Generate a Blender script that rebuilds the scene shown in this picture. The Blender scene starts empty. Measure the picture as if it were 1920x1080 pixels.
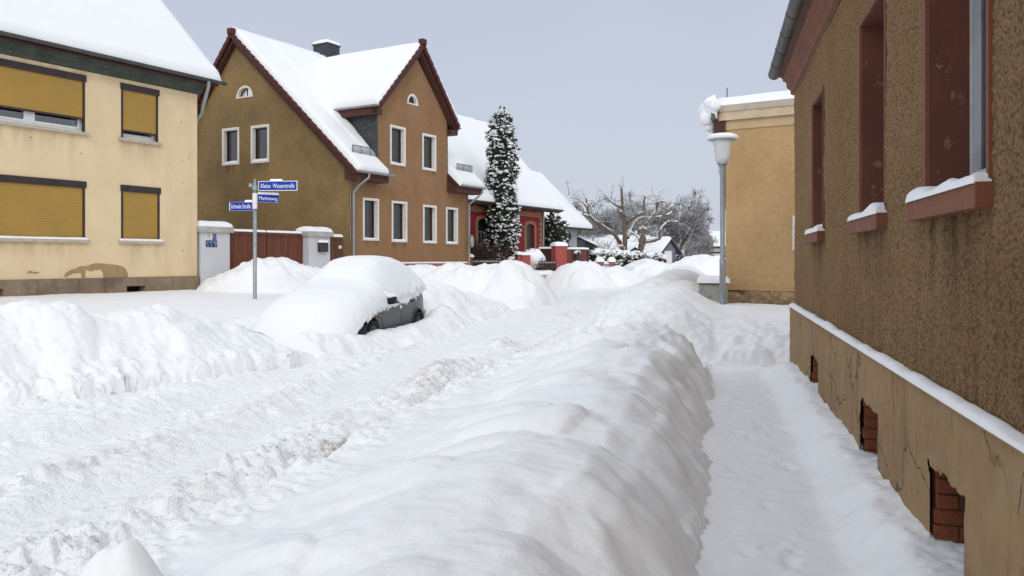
import bpy, bmesh, math, random
import numpy as np
from mathutils import Vector, geometry
random.seed(7)
R = math.radians
sc = bpy.context.scene
# ------------------------------------------------------------------ camera
cam_d = bpy.data.cameras.new('camera'); cam = bpy.data.objects.new('camera', cam_d)
sc.collection.objects.link(cam); sc.camera = cam
cam.location = (0, 0, 1.6); cam.rotation_euler = (R(90), 0, 0)
cam_d.sensor_width = 36; cam_d.lens = 36 * 1550 / 1920
cam_d.shift_y = -(540 - 487) / 1920.0
cam_d.clip_start = .05; cam_d.clip_end = 3000
# ------------------------------------------------------------------ sky + sun
SUN_EL, SUN_AZ = 28.0, 178.0       # azimuth clockwise from +Y: behind the camera to the right
sun_dir = Vector((math.sin(R(SUN_AZ)) * math.cos(R(SUN_EL)), math.cos(R(SUN_AZ)) * math.cos(R(SUN_EL)), math.sin(R(SUN_EL))))
w = bpy.data.worlds.new('World'); sc.world = w; w.use_nodes = True
nt = w.node_tree; nt.nodes.clear(); L = nt.links
out = nt.nodes.new('ShaderNodeOutputWorld'); bg = nt.nodes.new('ShaderNodeBackground')
sky = nt.nodes.new('ShaderNodeTexSky'); sky.sky_type = 'NISHITA'; sky.sun_disc = False
sky.sun_elevation = R(SUN_EL); sky.sun_rotation = R(SUN_AZ); sky.dust_density = 3.0; sky.air_density = 1.0
mixs = nt.nodes.new('ShaderNodeMix'); mixs.data_type = 'RGBA'; mixs.inputs[0].default_value = .90
# thin even cloud: pale grey-blue, a little lighter low down, brighter round the hidden sun
tc = nt.nodes.new('ShaderNodeTexCoord')
dot = nt.nodes.new('ShaderNodeVectorMath'); dot.operation = 'DOT_PRODUCT'; dot.inputs[1].default_value = sun_dir
L.new(tc.outputs['Generated'], dot.inputs[0])
glow = nt.nodes.new('ShaderNodeMapRange'); glow.interpolation_type = 'SMOOTHSTEP'
glow.inputs[1].default_value = -.25; glow.inputs[2].default_value = 1.0; glow.inputs[3].default_value = 0; glow.inputs[4].default_value = 1
L.new(dot.outputs['Value'], glow.inputs[0])
sep = nt.nodes.new('ShaderNodeSeparateXYZ'); L.new(tc.outputs['Generated'], sep.inputs[0])
ele = nt.nodes.new('ShaderNodeMapRange'); ele.inputs[1].default_value = -.02; ele.inputs[2].default_value = .5
L.new(sep.outputs[2], ele.inputs[0])
m1 = nt.nodes.new('ShaderNodeMix'); m1.data_type = 'RGBA'
m1.inputs[6].default_value = (6.35, 6.85, 7.75, 1); m1.inputs[7].default_value = (5.25, 5.7, 7.05, 1)
L.new(ele.outputs[0], m1.inputs[0])
m2 = nt.nodes.new('ShaderNodeMix'); m2.data_type = 'RGBA'; m2.inputs[7].default_value = (13.0, 13.3, 13.7, 1)
zen = nt.nodes.new('ShaderNodeMapRange'); zen.interpolation_type = 'SMOOTHSTEP'; zen.inputs[1].default_value = .42; zen.inputs[2].default_value = .95
L.new(sep.outputs[2], zen.inputs[0]); m3 = nt.nodes.new('ShaderNodeMix'); m3.data_type = 'RGBA'; m3.inputs[7].default_value = (9.4, 10.0, 11.0, 1)
cl = nt.nodes.new('ShaderNodeTexNoise'); cl.inputs['Scale'].default_value = 1.6; cl.inputs['Detail'].default_value = 3; L.new(tc.outputs['Generated'], cl.inputs[0])
cm = nt.nodes.new('ShaderNodeMapRange'); cm.inputs[1].default_value = .3; cm.inputs[2].default_value = .7; cm.inputs[3].default_value = .965; cm.inputs[4].default_value = 1.035; L.new(cl.outputs[0], cm.inputs[0])
vs = nt.nodes.new('ShaderNodeVectorMath'); vs.operation = 'SCALE'; L.new(m1.outputs[2], vs.inputs[0]); L.new(cm.outputs[0], vs.inputs['Scale'])
L.new(zen.outputs[0], m3.inputs[0]); L.new(vs.outputs[0], m3.inputs[6])
L.new(glow.outputs[0], m2.inputs[0]); L.new(m3.outputs[2], m2.inputs[6])
L.new(sky.outputs[0], mixs.inputs[6]); L.new(m2.outputs[2], mixs.inputs[7])
L.new(mixs.outputs[2], bg.inputs[0]); bg.inputs[1].default_value = .1
L.new(bg.outputs[0], out.inputs[0])
sd = bpy.data.lights.new('sun', 'SUN'); sd.energy = .52; sd.angle = R(8); sd.color = (1, .95, .88)
so = bpy.data.objects.new('sun', sd); sc.collection.objects.link(so)
so.rotation_euler = (-sun_dir).to_track_quat('-Z', 'Y').to_euler(); so.location = (0, 0, 40)
sc.view_settings.view_transform = 'Standard'; sc.view_settings.look = 'None'
sc.view_settings.exposure = .0; sc.view_settings.gamma = 1; sc.view_settings.use_curve_mapping = False
sc.render.engine = 'CYCLES'
# ------------------------------------------------------------------ helpers
COL = sc.collection
def tag(o, label=None, cat=None, group=None, kind=None):
    if label: o['label'] = label
    if cat: o['category'] = cat
    if group: o['group'] = group
    if kind: o['kind'] = kind
    return o
def thing(name, label, cat, loc=(0, 0, 0), group=None):
    o = bpy.data.objects.new(name, None); COL.objects.link(o); o.location = loc
    o.empty_display_size = .3
    return tag(o, label, cat, group)
def origin(o):
    v = Vector((0, 0, 0))
    while o is not None: v += Vector(o.location); o = o.parent
    return v
class Fr:
    """upright frame: t along the wall, o outward, z up"""
    def __init__(s, O, A, N=None):
        s.O = O; l = math.hypot(*A); s.A = (A[0] / l, A[1] / l)
        s.N = N if N else (s.A[1], -s.A[0])
    def p(s, t, o, z): return (s.O[0] + t * s.A[0] + o * s.N[0], s.O[1] + t * s.A[1] + o * s.N[1], z)
W0 = Fr((0, 0), (1, 0), (0, 1))
class MB:
    def __init__(s): s.v = []; s.f = []; s.sm = []
    def add(s, vs, fs, smooth=False):
        b = len(s.v); s.v += [tuple(v) for v in vs]
        for f in fs: s.f.append(tuple(i + b for i in f)); s.sm.append(smooth)
        return s
    def box(s, F, t0, t1, o0, o1, z0, z1):
        P = [F.p(t, o, z) for z in (z0, z1) for (t, o) in ((t0, o0), (t1, o0), (t1, o1), (t0, o1))]
        return s.add(P, [(0, 3, 2, 1), (4, 5, 6, 7), (0, 1, 5, 4), (1, 2, 6, 5), (2, 3, 7, 6), (3, 0, 4, 7)])
    def ext_t(s, F, prof, t0, t1, closed=True, smooth=False):      # profile (o,z) swept along t
        n = len(prof); P = [F.p(t0, o, z) for o, z in prof] + [F.p(t1, o, z) for o, z in prof]
        fs = [(i, (i + 1) % n, n + (i + 1) % n, n + i) for i in range(n if closed else n - 1)]
        s.add(P, fs, smooth)
        if closed: s.add(P, [tuple(range(n))[::-1], tuple(range(n, 2 * n))])
        return s
    def ext_o(s, F, prof, o0, o1, smooth=False):                    # profile (t,z) swept along o
        n = len(prof); P = [F.p(t, o0, z) for t, z in prof] + [F.p(t, o1, z) for t, z in prof]
        s.add(P, [(i, (i + 1) % n, n + (i + 1) % n, n + i) for i in range(n)], smooth)
        s.add(P, [tuple(range(n))[::-1], tuple(range(n, 2 * n))])
        return s
    def ring(s, F, outer, inner, o0, o1):
        n = len(outer)
        P = [F.p(t, o, z) for o in (o0, o1) for lst in (outer, inner) for (t, z) in lst]
        fs = []
        for i in range(n):
            j = (i + 1) % n
            fs += [(2 * n + i, 2 * n + j, 3 * n + j, 3 * n + i), (i, n + i, n + j, j),
                   (n + i, 3 * n + i, 3 * n + j, n + j), (i, j, 2 * n + j, 2 * n + i)]
        return s.add(P, fs)
    def poly(s, F, outer, holes=(), o=0.0, depth=0.0):
        loops = [[Vector((t, z, 0)) for t, z in l] for l in [outer] + list(holes)]
        tri = geometry.tessellate_polygon(loops); flat = [q for l in loops for q in l]
        s.add([F.p(q.x, o, q.y) for q in flat], tri)
        if depth:
            for l in holes:
                n = len(l); P = [F.p(t, o, z) for t, z in l] + [F.p(t, o - depth, z) for t, z in l]
                s.add(P, [(i, (i + 1) % n, n + (i + 1) % n, n + i) for i in range(n)])
        return s
    def tube(s, pts, rad, n=8, caps=True, smooth=True):
        pts = [Vector(p) for p in pts]; m = len(pts)
        if not hasattr(rad, '__len__'): rad = [rad] * m
        V = []; up = None
        for i, p in enumerate(pts):
            d = (pts[min(i + 1, m - 1)] - pts[max(i - 1, 0)]).normalized()
            if up is None: up = Vector((0, 0, 1)) if abs(d.z) < .9 else Vector((1, 0, 0))
            a = d.cross(up)
            if a.length < 1e-4: a = d.cross(Vector((.3, 1, .2)))
            a.normalize(); b = a.cross(d); up = b
            for k in range(n):
                an = 2 * math.pi * k / n
                V.append(p + (a * math.cos(an) + b * math.sin(an)) * rad[i])
        fs = [(i * n + k, i * n + (k + 1) % n, (i + 1) * n + (k + 1) % n, (i + 1) * n + k) for i in range(m - 1) for k in range(n)]
        s.add(V, fs, smooth)
        if caps: s.add(V[:n], [tuple(range(n))[::-1]]); s.add(V[-n:], [tuple(range(n))])
        return s
    def lathe(s, c, prof, n=24, smooth=True):                        # prof (r,z)
        V = [(c[0] + r * math.cos(2 * math.pi * k / n), c[1] + r * math.sin(2 * math.pi * k / n), c[2] + z) for r, z in prof for k in range(n)]
        fs = [(i * n + k, i * n + (k + 1) % n, (i + 1) * n + (k + 1) % n, (i + 1) * n + k) for i in range(len(prof) - 1) for k in range(n)]
        return s.add(V, fs, smooth)
    def build(s, name, m, parent=None, label=None, loc=None):
        me = bpy.data.meshes.new(name)
        off = origin(parent) if parent is not None else Vector(loc or (0, 0, 0))
        v = np.array(s.v, dtype=np.float64).reshape(-1, 3) - np.array(off)
        me.from_pydata(v.tolist(), [], s.f); me.materials.append(m)
        me.polygons.foreach_set('use_smooth', s.sm)
        me.update()
        if not any(s.sm):
            bm = bmesh.new(); bm.from_mesh(me); bmesh.ops.recalc_face_normals(bm, faces=bm.faces); bm.to_mesh(me); bm.free()
        o = bpy.data.objects.new(name, me); COL.objects.link(o)
        if parent is not None: o.parent = parent
        else: o.location = off
        if label: o['label'] = label
        return o
# ------------------------------------------------------------------ numpy noise
def _h(ix, iy, seed=0):
    n = (ix.astype(np.int64) * 374761393 + iy.astype(np.int64) * 668265263 + seed * 1442695041) & 0xffffffff
    n = ((n ^ (n >> 13)) * 1274126177) & 0xffffffff
    n = ((n ^ (n >> 16)) * 2246822519) & 0xffffffff
    return ((n ^ (n >> 15)) & 0xffffff) / float(0xffffff)
def vnoise(x, y, seed=0):
    x = np.asarray(x, float); y = np.asarray(y, float)
    ix = np.floor(x); iy = np.floor(y); fx = x - ix; fy = y - iy
    ux = fx * fx * fx * (fx * (fx * 6 - 15) + 10); uy = fy * fy * fy * (fy * (fy * 6 - 15) + 10)
    a = _h(ix, iy, seed); b = _h(ix + 1, iy, seed); c = _h(ix, iy + 1, seed); d = _h(ix + 1, iy + 1, seed)
    return (a + (b - a) * ux + (c - a) * uy + (a - b - c + d) * ux * uy) * 2 - 1
def fbm(x, y, oct=4, seed=0, gain=.5):
    s = 0; a = 1; t = 0
    for i in range(oct):
        s = s + a * vnoise(x * 2 ** i + 17.3 * i, y * 2 ** i - 9.1 * i, seed + i); t += a; a *= gain
    return s / t
def clods(x, y, seed=0, dens=.6):
    """rounded lumps: 0..1"""
    ix = np.floor(x); iy = np.floor(y); best = np.zeros_like(x)
    for dx in (-1, 0, 1):
        for dy in (-1, 0, 1):
            cx = ix + dx; cy = iy + dy
            px = cx + _h(cx, cy, seed); py = cy + _h(cx, cy, seed + 1)
            r = .25 + .65 * _h(cx, cy, seed + 2); on = _h(cx, cy, seed + 3) < dens
            d2 = ((x - px) ** 2 + (y - py) ** 2) / (r * r)
            v = np.where(on, np.sqrt(np.clip(1 - d2, 0, 1)) * r, 0)
            best = np.maximum(best, v)
    return best
def sstep(a, b, x):
    t = np.clip((x - a) / (b - a), 0, 1); return t * t * (3 - 2 * t)
# ------------------------------------------------------------------ materials
class NB:
    def __init__(s, name):
        s.m = bpy.data.materials.new(name); s.m.use_nodes = True; s.t = s.m.node_tree; s.t.nodes.clear()
        s.out = s.n('ShaderNodeOutputMaterial'); s.b = s.n('ShaderNodeBsdfPrincipled'); s.l(s.b.outputs[0], s.out.inputs[0])
        s.tc = s.n('ShaderNodeTexCoord')
    def n(s, k): return s.t.nodes.new(k)
    def l(s, a, b): s.t.links.new(a, b)
    def noise(s, scale, detail=4, stretch=None, rough=.6):
        n = s.n('ShaderNodeTexNoise'); n.inputs['Scale'].default_value = scale; n.inputs['Detail'].default_value = detail
        n.inputs['Roughness'].default_value = rough
        src = s.tc.outputs['Object']
        if stretch:
            mp = s.n('ShaderNodeMapping'); mp.inputs['Scale'].default_value = stretch; s.l(src, mp.inputs[0]); src = mp.outputs[0]
        s.l(src, n.inputs[0]); return n.outputs[0]
    def rng(s, v, a, b, lo=0, hi=1):
        r = s.n('ShaderNodeMapRange'); r.inputs[1].default_value = a; r.inputs[2].default_value = b
        r.inputs[3].default_value = lo; r.inputs[4].default_value = hi; s.l(v, r.inputs[0]); return r.outputs[0]
    def mix(s, f, a, b):
        m = s.n('ShaderNodeMix'); m.data_type = 'RGBA'
        for i, v in ((0, f), (6, a), (7, b)):
            if hasattr(v, 'links'): s.l(v, m.inputs[i])
            elif isinstance(v, (tuple, list)): m.inputs[i].default_value = (v[0], v[1], v[2], 1)
            else: m.inputs[i].default_value = v
        return m.outputs[2]
    def math(s, op, a, b=0):
        m = s.n('ShaderNodeMath'); m.operation = op
        for i, v in ((0, a), (1, b)):
            if hasattr(v, 'links'): s.l(v, m.inputs[i])
            else: m.inputs[i].default_value = v
        return m.outputs[0]
    def bump(s, h, strength, dist):
        b = s.n('ShaderNodeBump'); b.inputs['Strength'].default_value = strength; b.inputs['Distance'].default_value = dist
        s.l(h, b.inputs['Height'])
        prev = s.b.inputs['Normal'].links
        if prev: s.l(prev[0].from_socket, b.inputs['Normal'])
        s.l(b.outputs[0], s.b.inputs['Normal'])
    def drips(s, c, col, org, ax, spots, stretch=(9, 9, .5), amt=.8):
        """grime running down below sills: spots = (centre along the wall, half width, z of sill, length)"""
        h = s.math('ADD', s.math('MULTIPLY', s.math('SUBTRACT', s.pos(0), org[0]), ax[0]), s.math('MULTIPLY', s.math('SUBTRACT', s.pos(1), org[1]), ax[1])); z = s.pos(2)
        n = s.rng(s.noise(1.0, 5, stretch), .42, .66); tot = None
        for (cx, hw, zt, ln) in spots:
            a = s.rng(s.math('ABSOLUTE', s.math('SUBTRACT', h, cx)), hw * .8, hw * 1.02, 1, 0)
            m = s.math('MULTIPLY', a, s.rng(z, zt - ln, zt, 0, 1)); m = s.math('MULTIPLY', m, s.math('LESS_THAN', z, zt + .01))
            tot = m if tot is None else s.math('MAXIMUM', tot, m)
        return s.mix(s.math('MULTIPLY', s.math('MULTIPLY', tot, n), amt), c, col)
    def color(s, c):
        if hasattr(c, 'links'): s.l(c, s.b.inputs['Base Color'])
        else: s.b.inputs['Base Color'].default_value = (c[0], c[1], c[2], 1)
    def pos(s, axis):
        g = s.n('ShaderNodeNewGeometry'); q = s.n('ShaderNodeSeparateXYZ'); s.l(g.outputs['Position'], q.inputs[0]); return q.outputs[axis]
    def up(s):
        g = s.n('ShaderNodeNewGeometry'); q = s.n('ShaderNodeSeparateXYZ'); s.l(g.outputs['Normal'], q.inputs[0]); return q.outputs[2]
def M(name, col, rough=.8, var=(), bump=(), metallic=0, spec=.3, snow=None):
    """var: (scale, lo, hi, colour[, stretch]) layers; bump: (scale, strength, dist[, stretch]) layers; snow: (threshold, softness)"""
    b = NB(name); c = col
    for v in var: c = b.mix(b.rng(b.noise(v[0], 5, v[4] if len(v) > 4 else None), v[1], v[2]), c, v[3])
    if snow:
        nz = b.math('ADD', b.up(), b.math('MULTIPLY', b.math('SUBTRACT', b.noise(snow[2] if len(snow) > 2 else 6, 3), .5), .8))
        c = b.mix(b.rng(nz, snow[0], snow[0] + snow[1]), c, (.86, .88, .91))
    b.color(c); b.b.inputs['Roughness'].default_value = rough; b.b.inputs['Metallic'].default_value = metallic
    b.b.inputs['Specular IOR Level'].default_value = spec
    for q in bump: b.bump(b.noise(q[0], 4, q[3] if len(q) > 3 else None), q[1], q[2])
    return b.m
def snow_mat(name, sc1=9, s1=.25, fine=.25, dirt=False, tint=(.87, .885, .91)):
    b = NB(name)
    c = b.mix(b.rng(b.noise(1.3, 3), .35, .7), tint, (tint[0] * .985, tint[1] * .98, tint[2] * .97))
    if dirt:
        at = b.n('ShaderNodeAttribute'); at.attribute_name = 'dirt'
        f = b.math('MULTIPLY', at.outputs['Fac'], b.rng(b.noise(16, 5), .35, .65))
        c = b.mix(f, c, (.36, .29, .22))
    b.color(c); b.b.inputs['Roughness'].default_value = .62; b.b.inputs['Specular IOR Level'].default_value = .25
    b.b.inputs['Subsurface Weight'].default_value = 0
    if dirt:
        v = b.n('ShaderNodeTexVoronoi'); v.feature = 'SMOOTH_F1'; v.inputs['Scale'].default_value = 24; b.l(b.tc.outputs['Object'], v.inputs['Vector'])
        b.bump(b.math('MULTIPLY', v.outputs['Distance'], -1), .35, .015)
        v2 = b.n('ShaderNodeTexVoronoi'); v2.inputs['Scale'].default_value = 48; b.l(b.tc.outputs['Object'], v2.inputs['Vector']); b.bump(b.math('MULTIPLY', v2.outputs['Distance'], -1), .5, .012)
    b.bump(b.noise(sc1, 5), s1, .03); b.bump(b.noise(85, 4), fine, .006)
    return b.m
SNOW = snow_mat('fresh_snow', 3.0, .25, .22)
SNOW_R = snow_mat('packed_rough_snow', 26, .5, .35, dirt=True, tint=(.89, .905, .93))
SNOW_S = snow_mat('settled_snow', 5.0, .4, .5)
SNOW_B = snow_mat('bank_snow', 9.0, .55, .45)
SNOW_ROOF = snow_mat('roof_snow', 1.6, .3, .15, tint=(.84, .86, .885))
def snow_sheet(c, th, nx=24, ny=12, amp=.02, name='snow_cap', parent=None, m=None, seed=1, up=(0, 0, 1), er=.15, build=True, mb=None, sag=0, nf=2.5):
    """rounded blanket of snow lying on the quad c (4 corners)"""
    c = [Vector(q) for q in c]; up = Vector(up)
    U = (1 - np.cos(np.linspace(0, 1, nx + 1) * math.pi)) / 2; Vv = (1 - np.cos(np.linspace(0, 1, ny + 1) * math.pi)) / 2
    U = .5 * U + .5 * np.linspace(0, 1, nx + 1); Vv = .5 * Vv + .5 * np.linspace(0, 1, ny + 1)
    u, v = np.meshgrid(U, Vv); P = np.zeros(u.shape + (3,))
    for k in range(3): P[..., k] = (1 - u) * (1 - v) * c[0][k] + u * (1 - v) * c[1][k] + u * v * c[2][k] + (1 - u) * v * c[3][k]
    lu = ((c[1] - c[0]).length + (c[2] - c[3]).length) / 2; lv = ((c[3] - c[0]).length + (c[2] - c[1]).length) / 2
    d = np.minimum(np.minimum(u, 1 - u) * lu, np.minimum(v, 1 - v) * lv)
    er = min(er, .45 * min(lu, lv)); e = np.clip(d / er, 0, 1); prof = np.sqrt(np.clip(1 - (1 - e) ** 2, 0, 1))
    nn = fbm(u * lu * nf + seed * 3.1, v * lv * nf + seed, 4, seed)
    h = th * prof * (1 + 0 * nn) + amp * nn * np.minimum(prof, 1)
    h = np.maximum(h, 0) + .004
    for k in range(3): P[..., k] += up[k] * h
    edge = (e <= 0); P[..., 2] -= np.where(edge, .012 + sag, 0)
    idx = np.arange(u.size).reshape(u.shape)
    f = np.stack([idx[:-1, :-1], idx[:-1, 1:], idx[1:, 1:], idx[1:, :-1]], -1).reshape(-1, 4)
    mb = mb or MB(); mb.add(P.reshape(-1, 3).tolist(), f.tolist(), True)
    return mb.build(name, m or SNOW, parent) if build else mb
def text_mesh(txt, height, xs, F, t, o, z, parent, m, name='lettering', width=None):
    cu = bpy.data.curves.new(name, 'FONT'); cu.body = txt; cu.size = 1; cu.extrude = .002; cu.align_x = 'CENTER'; cu.align_y = 'CENTER'; cu.offset = .0
    ob = bpy.data.objects.new(name, cu); COL.objects.link(ob); bpy.context.view_layer.update()
    me = bpy.data.meshes.new_from_object(ob.evaluated_get(bpy.context.evaluated_depsgraph_get()))
    bpy.data.objects.remove(ob)
    v = np.array([q.co[:] for q in me.vertices]); x0, x1 = v[:, 0].min(), v[:, 0].max()
    s = height / .72; sx = (width / (x1 - x0)) if width else s * xs
    P = [F.p(t + (q[0] - (x0 + x1) / 2) * sx, o + q[2], z + (q[1]) * s) for q in v]
    return MB().add(P, [tuple(p.vertices) for p in me.polygons]).build(name, m, parent)
# ================================================================== snow-covered ground
FOOT = np.array([(-14, 3.0), (-8.0, 6.6), (-5.4, 8.7), (-3.81, 10.55), (-2.95, 12.0), (-2.3, 13.1), (-1.52, 14.7), (-1.0, 17.0), (-.39, 20.0),
                 (-.1, 21.6), (-.2, 24.), (0.2, 29), (.3, 32), (0.2, 36), (.9, 40), (2.4, 46), (5.0, 60), (9, 90), (14, 400)], float)
def foot_dist(X, Y):
    best = np.full(X.shape, 1e9); sg = np.ones(X.shape)
    for a, b in zip(FOOT[:-1], FOOT[1:]):
        d = b - a; l2 = (d ** 2).sum(); t = np.clip(((X - a[0]) * d[0] + (Y - a[1]) * d[1]) / l2, 0, 1)
        dx = X - a[0] - t * d[0]; dy = Y - a[1] - t * d[1]; D = np.hypot(dx, dy)
        cr = d[0] * (Y - a[1]) - d[1] * (X - a[0])
        m = D < best; best = np.where(m, D, best); sg = np.where(m, np.sign(cr), sg)
    return best * sg
def ground_h(X, Y):
    u = X - .245 * Y
    lab = np.zeros(X.shape, int); rough = np.zeros(X.shape); dirt = np.zeros(X.shape)
    g = .12 * sstep(8, 13, Y) + .06 * sstep(13, 22, Y) + np.interp(Y, [22, 40, 60, 90, 160], [0, .2, .75, 1.15, 1.35])
    wob = .22 * fbm(X * .9, Y * .9, 3, 5)
    dL = foot_dist(X, Y) + .18 * fbm(X * 1.3, Y * 1.3, 3, 11) + .03 * fbm(X * 4, Y * 4, 2, 12)
    z = g.copy()
    # --- road: packed snow with ruts and chopped ridges
    road = (dL < 0) & (u < -3.0)
    ur = u + .10 * vnoise(Y * .25, Y * 0 + 3, 3)
    def band(c, wd): return np.exp(-((ur - c) / wd) ** 2)
    rr = np.clip(.08 + band(-3.5, .34) * 1.0 + band(-4.95, .16) * .55 + band(-6.3, .22) * .5 + band(-7.6, .3) * .3, 0, 1)
    rr = rr * (.35 + .65 * sstep(-.3, .3, fbm(X * .8, Y * .8, 3, 21)))
    rr = rr * (1 - .35 * sstep(16, 24, Y))
    rr = np.maximum(rr, (.34 + .2 * fbm(X * 1.5, Y * 1.5, 2, 23)) * (1 - .85 * band(-4.35, .20)) * (1 - .85 * band(-5.7, .22)))
    ridge = .035 * band(-3.5, .42) + .02 * band(-4.95, .22) + .035 * band(-6.3, .35)
    tread = .005 * np.sin(Y * 2 * math.pi / .11 + 2 * np.sin(u * 30)) * (band(-4.35, .14) + band(-5.75, .14) + band(-3.2, .1))
    rz = ridge - .035 * band(-4.35, .2) - .035 * band(-5.75, .2) + .03 * fbm(X * 1.2, Y * .8, 3, 31) + tread
    z = np.where(road, g + rz, z); rough = np.where(road, rr, rough); lab = np.where(road, 1, lab)
    gro = np.exp(-((u + 3.06 + .05 * vnoise(Y * 1.7, Y * 0, 8)) / .07) ** 2) * sstep(5.2, 6.2, Y) * (1 - sstep(9.5, 11, Y))
    z -= .07 * gro
    dirt += 1.6 * np.exp(-((u + 3.10) / .12) ** 2) * np.exp(-((Y - 7.2) / .75) ** 2) + .9 * np.exp(-((u + 3.1) / .1) ** 2) * np.exp(-((Y - 10.8) / .9) ** 2)
    dirt += .45 * rr * sstep(.0, .5, fbm(X * 2.2, Y * 1.1, 3, 41)) * road
    # --- foreground bank between road and footpath
    t = (u + 3.02 + .10 * fbm(X * 1.1, Y * 1.1, 3, 51) + .05 * vnoise(X * 4, Y * 4, 52)) / 2.96   # 0 road .. 1 path
    yend = 11.75 + .5 * vnoise(X * 1.2, X * 0, 55) - .35 * sstep(.0, -2.6, u) * 0
    drift = .16 * fbm((X * .35 + Y * .95) * 1.05, (X * .9 - Y * .4) * .4, 3, 61) + .05 * fbm(X * 1.7, Y * 1.7, 3, 62)
    body = np.interp(t, [-.008, .02, .16, .4, .58, .70, .80, .88, .95, 1.0, 1.02], [0, .115, .19, .36, .52, .58, .56, .45, .24, .03, 0])
    pn = fbm((X * .30 + Y * .95) * .9 + .3 * vnoise(X * 1.1, Y * 1.1, 66), (X * .9 - Y * .4) * .55, 2, 64)
    pillow = .15 * (np.abs(pn) ** .6 - .45) * sstep(.08, .4, t) * (1 - sstep(.93, 1, t)) + .05 * np.abs(fbm(X * 2.3, Y * 2.3, 2, 65)) * sstep(.5, .8, t) * (1 - sstep(.9, 1, t))
    body = body * (.93 + .14 * sstep(5, 11, Y)) + .05 * sstep(5, 11, Y) * sstep(.3, .7, t) * (t < .92)
    endf = 1 - sstep(yend - .6, yend, Y)
    inb = (t > 0) & (t < 1.0) & (Y < yend + .05)
    bz = (body + .13 * (clods(X * 1.15, Y * 1.0, 67, .55) - .12) * sstep(.12, .4, t) * (1 - sstep(.82, .95, t)) + pillow + .5 * drift * sstep(0, .3, t) * (1 - sstep(.86, .99, t))) * endf
    # slumped flutes on the path side
    bz += -.10 * np.abs(fbm(Y * 1.3 + u * 1.2, u * .9, 3, 63)) * sstep(.66, .85, t) * (1 - sstep(.97, 1.0, t)) * endf
    z = np.where(inb, g * sstep(9, 13, Y) + np.maximum(bz, 0), z); lab = np.where(inb, 3, lab)
    rb = .10 + .55 * sstep(8.5, 11.2, Y) + .55 * (1 - sstep(.06, .22, t)) + .25 * sstep(.93, .99, t)
    rough = np.where(inb, np.clip(rb, 0, 1) * .75, rough)
    # chunk at the lower left
    z += np.where(inb | road, .26 * (1 + .35 * fbm(X * 6, Y * 6, 3, 7)) * np.exp(-(((X + 1.50) / .17) ** 2 + ((Y - 3.12) / .16) ** 2) ** 1.6), 0)
    # --- footpath, with berm along the house wall
    fp = (t >= 1.0) & (u < 1.3) & (Y < 12.4)
    bw = sstep(.66, .98, u + .07 * fbm(X * 1.6, Y * 1.6, 3, 71)) * (1 - sstep(11.3, 12.2, Y))
    pz = .006 * fbm(X * 2.2, Y * 2.2, 3, 72) + bw * (.20 + .06 * fbm(X * 1.5, Y * 1.5, 3, 73)) - .008 * np.clip(fbm(X * 7, Y * 5, 2, 74), .2, 1)
    z = np.where(fp, pz, z); lab = np.where(fp, 2, lab); rough = np.where(fp, .05 + .10 * bw, rough)
    rng = np.random.RandomState(4)
    for i in range(46):
        yy = 2.2 + 9.5 * rng.rand() ** .8; uu = .12 + .5 * rng.rand(); xx = uu + .245 * yy; a = .24 + rng.normal() * .3
        near = (np.abs(X - xx) < .35) & (np.abs(Y - yy) < .35)
        if not near.any(): continue
        dx = X[near] - xx; dy = Y[near] - yy; q = dx * math.sin(a) + dy * math.cos(a); r = dx * math.cos(a) - dy * math.sin(a)
        d = np.sqrt((q / .14) ** 2 + (r / .05) ** 2)
        z[near] += -.008 * (1 - sstep(.7, 1.05, d)) + .004 * np.exp(-((d - 1.15) / .2) ** 2) + .0015 * np.sin(q * 120) * (d < .8)
    # --- behind the corner of the near house: cleared crossing, then the corner bank
    east = (u > -3.0) & (Y >= yend + .05) & ~fp
    z = np.where(east, .03 + .02 * fbm(X * 2, Y * 2, 3, 81), z); rough = np.where(east, .45, rough)
    lx = -2.75 + .9 * (1 - sstep(12.4, 15.5, Y))                       # left foot of the bank in u
    dcb = np.minimum((Y - 12.5) * 1.0, (u - lx) * 1.0) + .22 * fbm(X * 1.3, Y * 1.3, 3, 82) + .06 * vnoise(X * 5, Y * 5, 83)
    cb = (dcb > 0) & (Y < 21.5) & (u > -3.2)
    hcb = np.interp(dcb, [0, .2, .55, 1.1, 2.2, 4], [0, .20, .55, .82, 1.04, 1.06]) + .07 * fbm(X * 1.1, Y * 1.1, 3, 84)
    hcb *= (1 - .42 * sstep(-.9, .3, u)) * (1 - .15 * sstep(-1.7, -2.6, u))
    z = np.where(cb, np.maximum(z, .04 + hcb), z); lab = np.where(cb, 5, lab); rough = np.where(cb, .5 * (1 - sstep(.5, 2.2, dcb)) + .08, rough)
    # far side: long smooth ridge on the right of the road
    far = (u > -3.0) & (Y > 17.5)
    rc = np.exp(-(np.abs(u + 1.35 + .2 * fbm(Y * .3, Y * 0, 2, 85)) / 1.25) ** 2.6) * sstep(17.5, 21, Y) * (1 - sstep(40, 48, Y))
    zr = g * .8 + rc * (.95 + .12 * fbm(X * .6, Y * .35, 3, 86))
    z = np.where(far, np.maximum(z * (Y < 21.5), zr), z); lab = np.where(far & (rc > .12) & (lab != 5), 9, lab)
    rough = np.where(far & ~cb, .15, rough)
    # --- left side: bank thrown up by the plough, then untouched garden and pavement snow
    left = dL >= 0
    hc = np.interp(Y, [4, 9, 11.3, 12.6, 13.2, 14.0, 15.2, 16.6, 18.5, 20.5, 21.5, 24, 30, 40, 60], [.78, .84, .80, .32, .19, .19, .23, .36, .72, .70, .50, .45, .5, .5, .2])
    hc = hc * (1 + .16 * fbm(X * 1.1, Y * 1.1, 3, 91))
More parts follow.
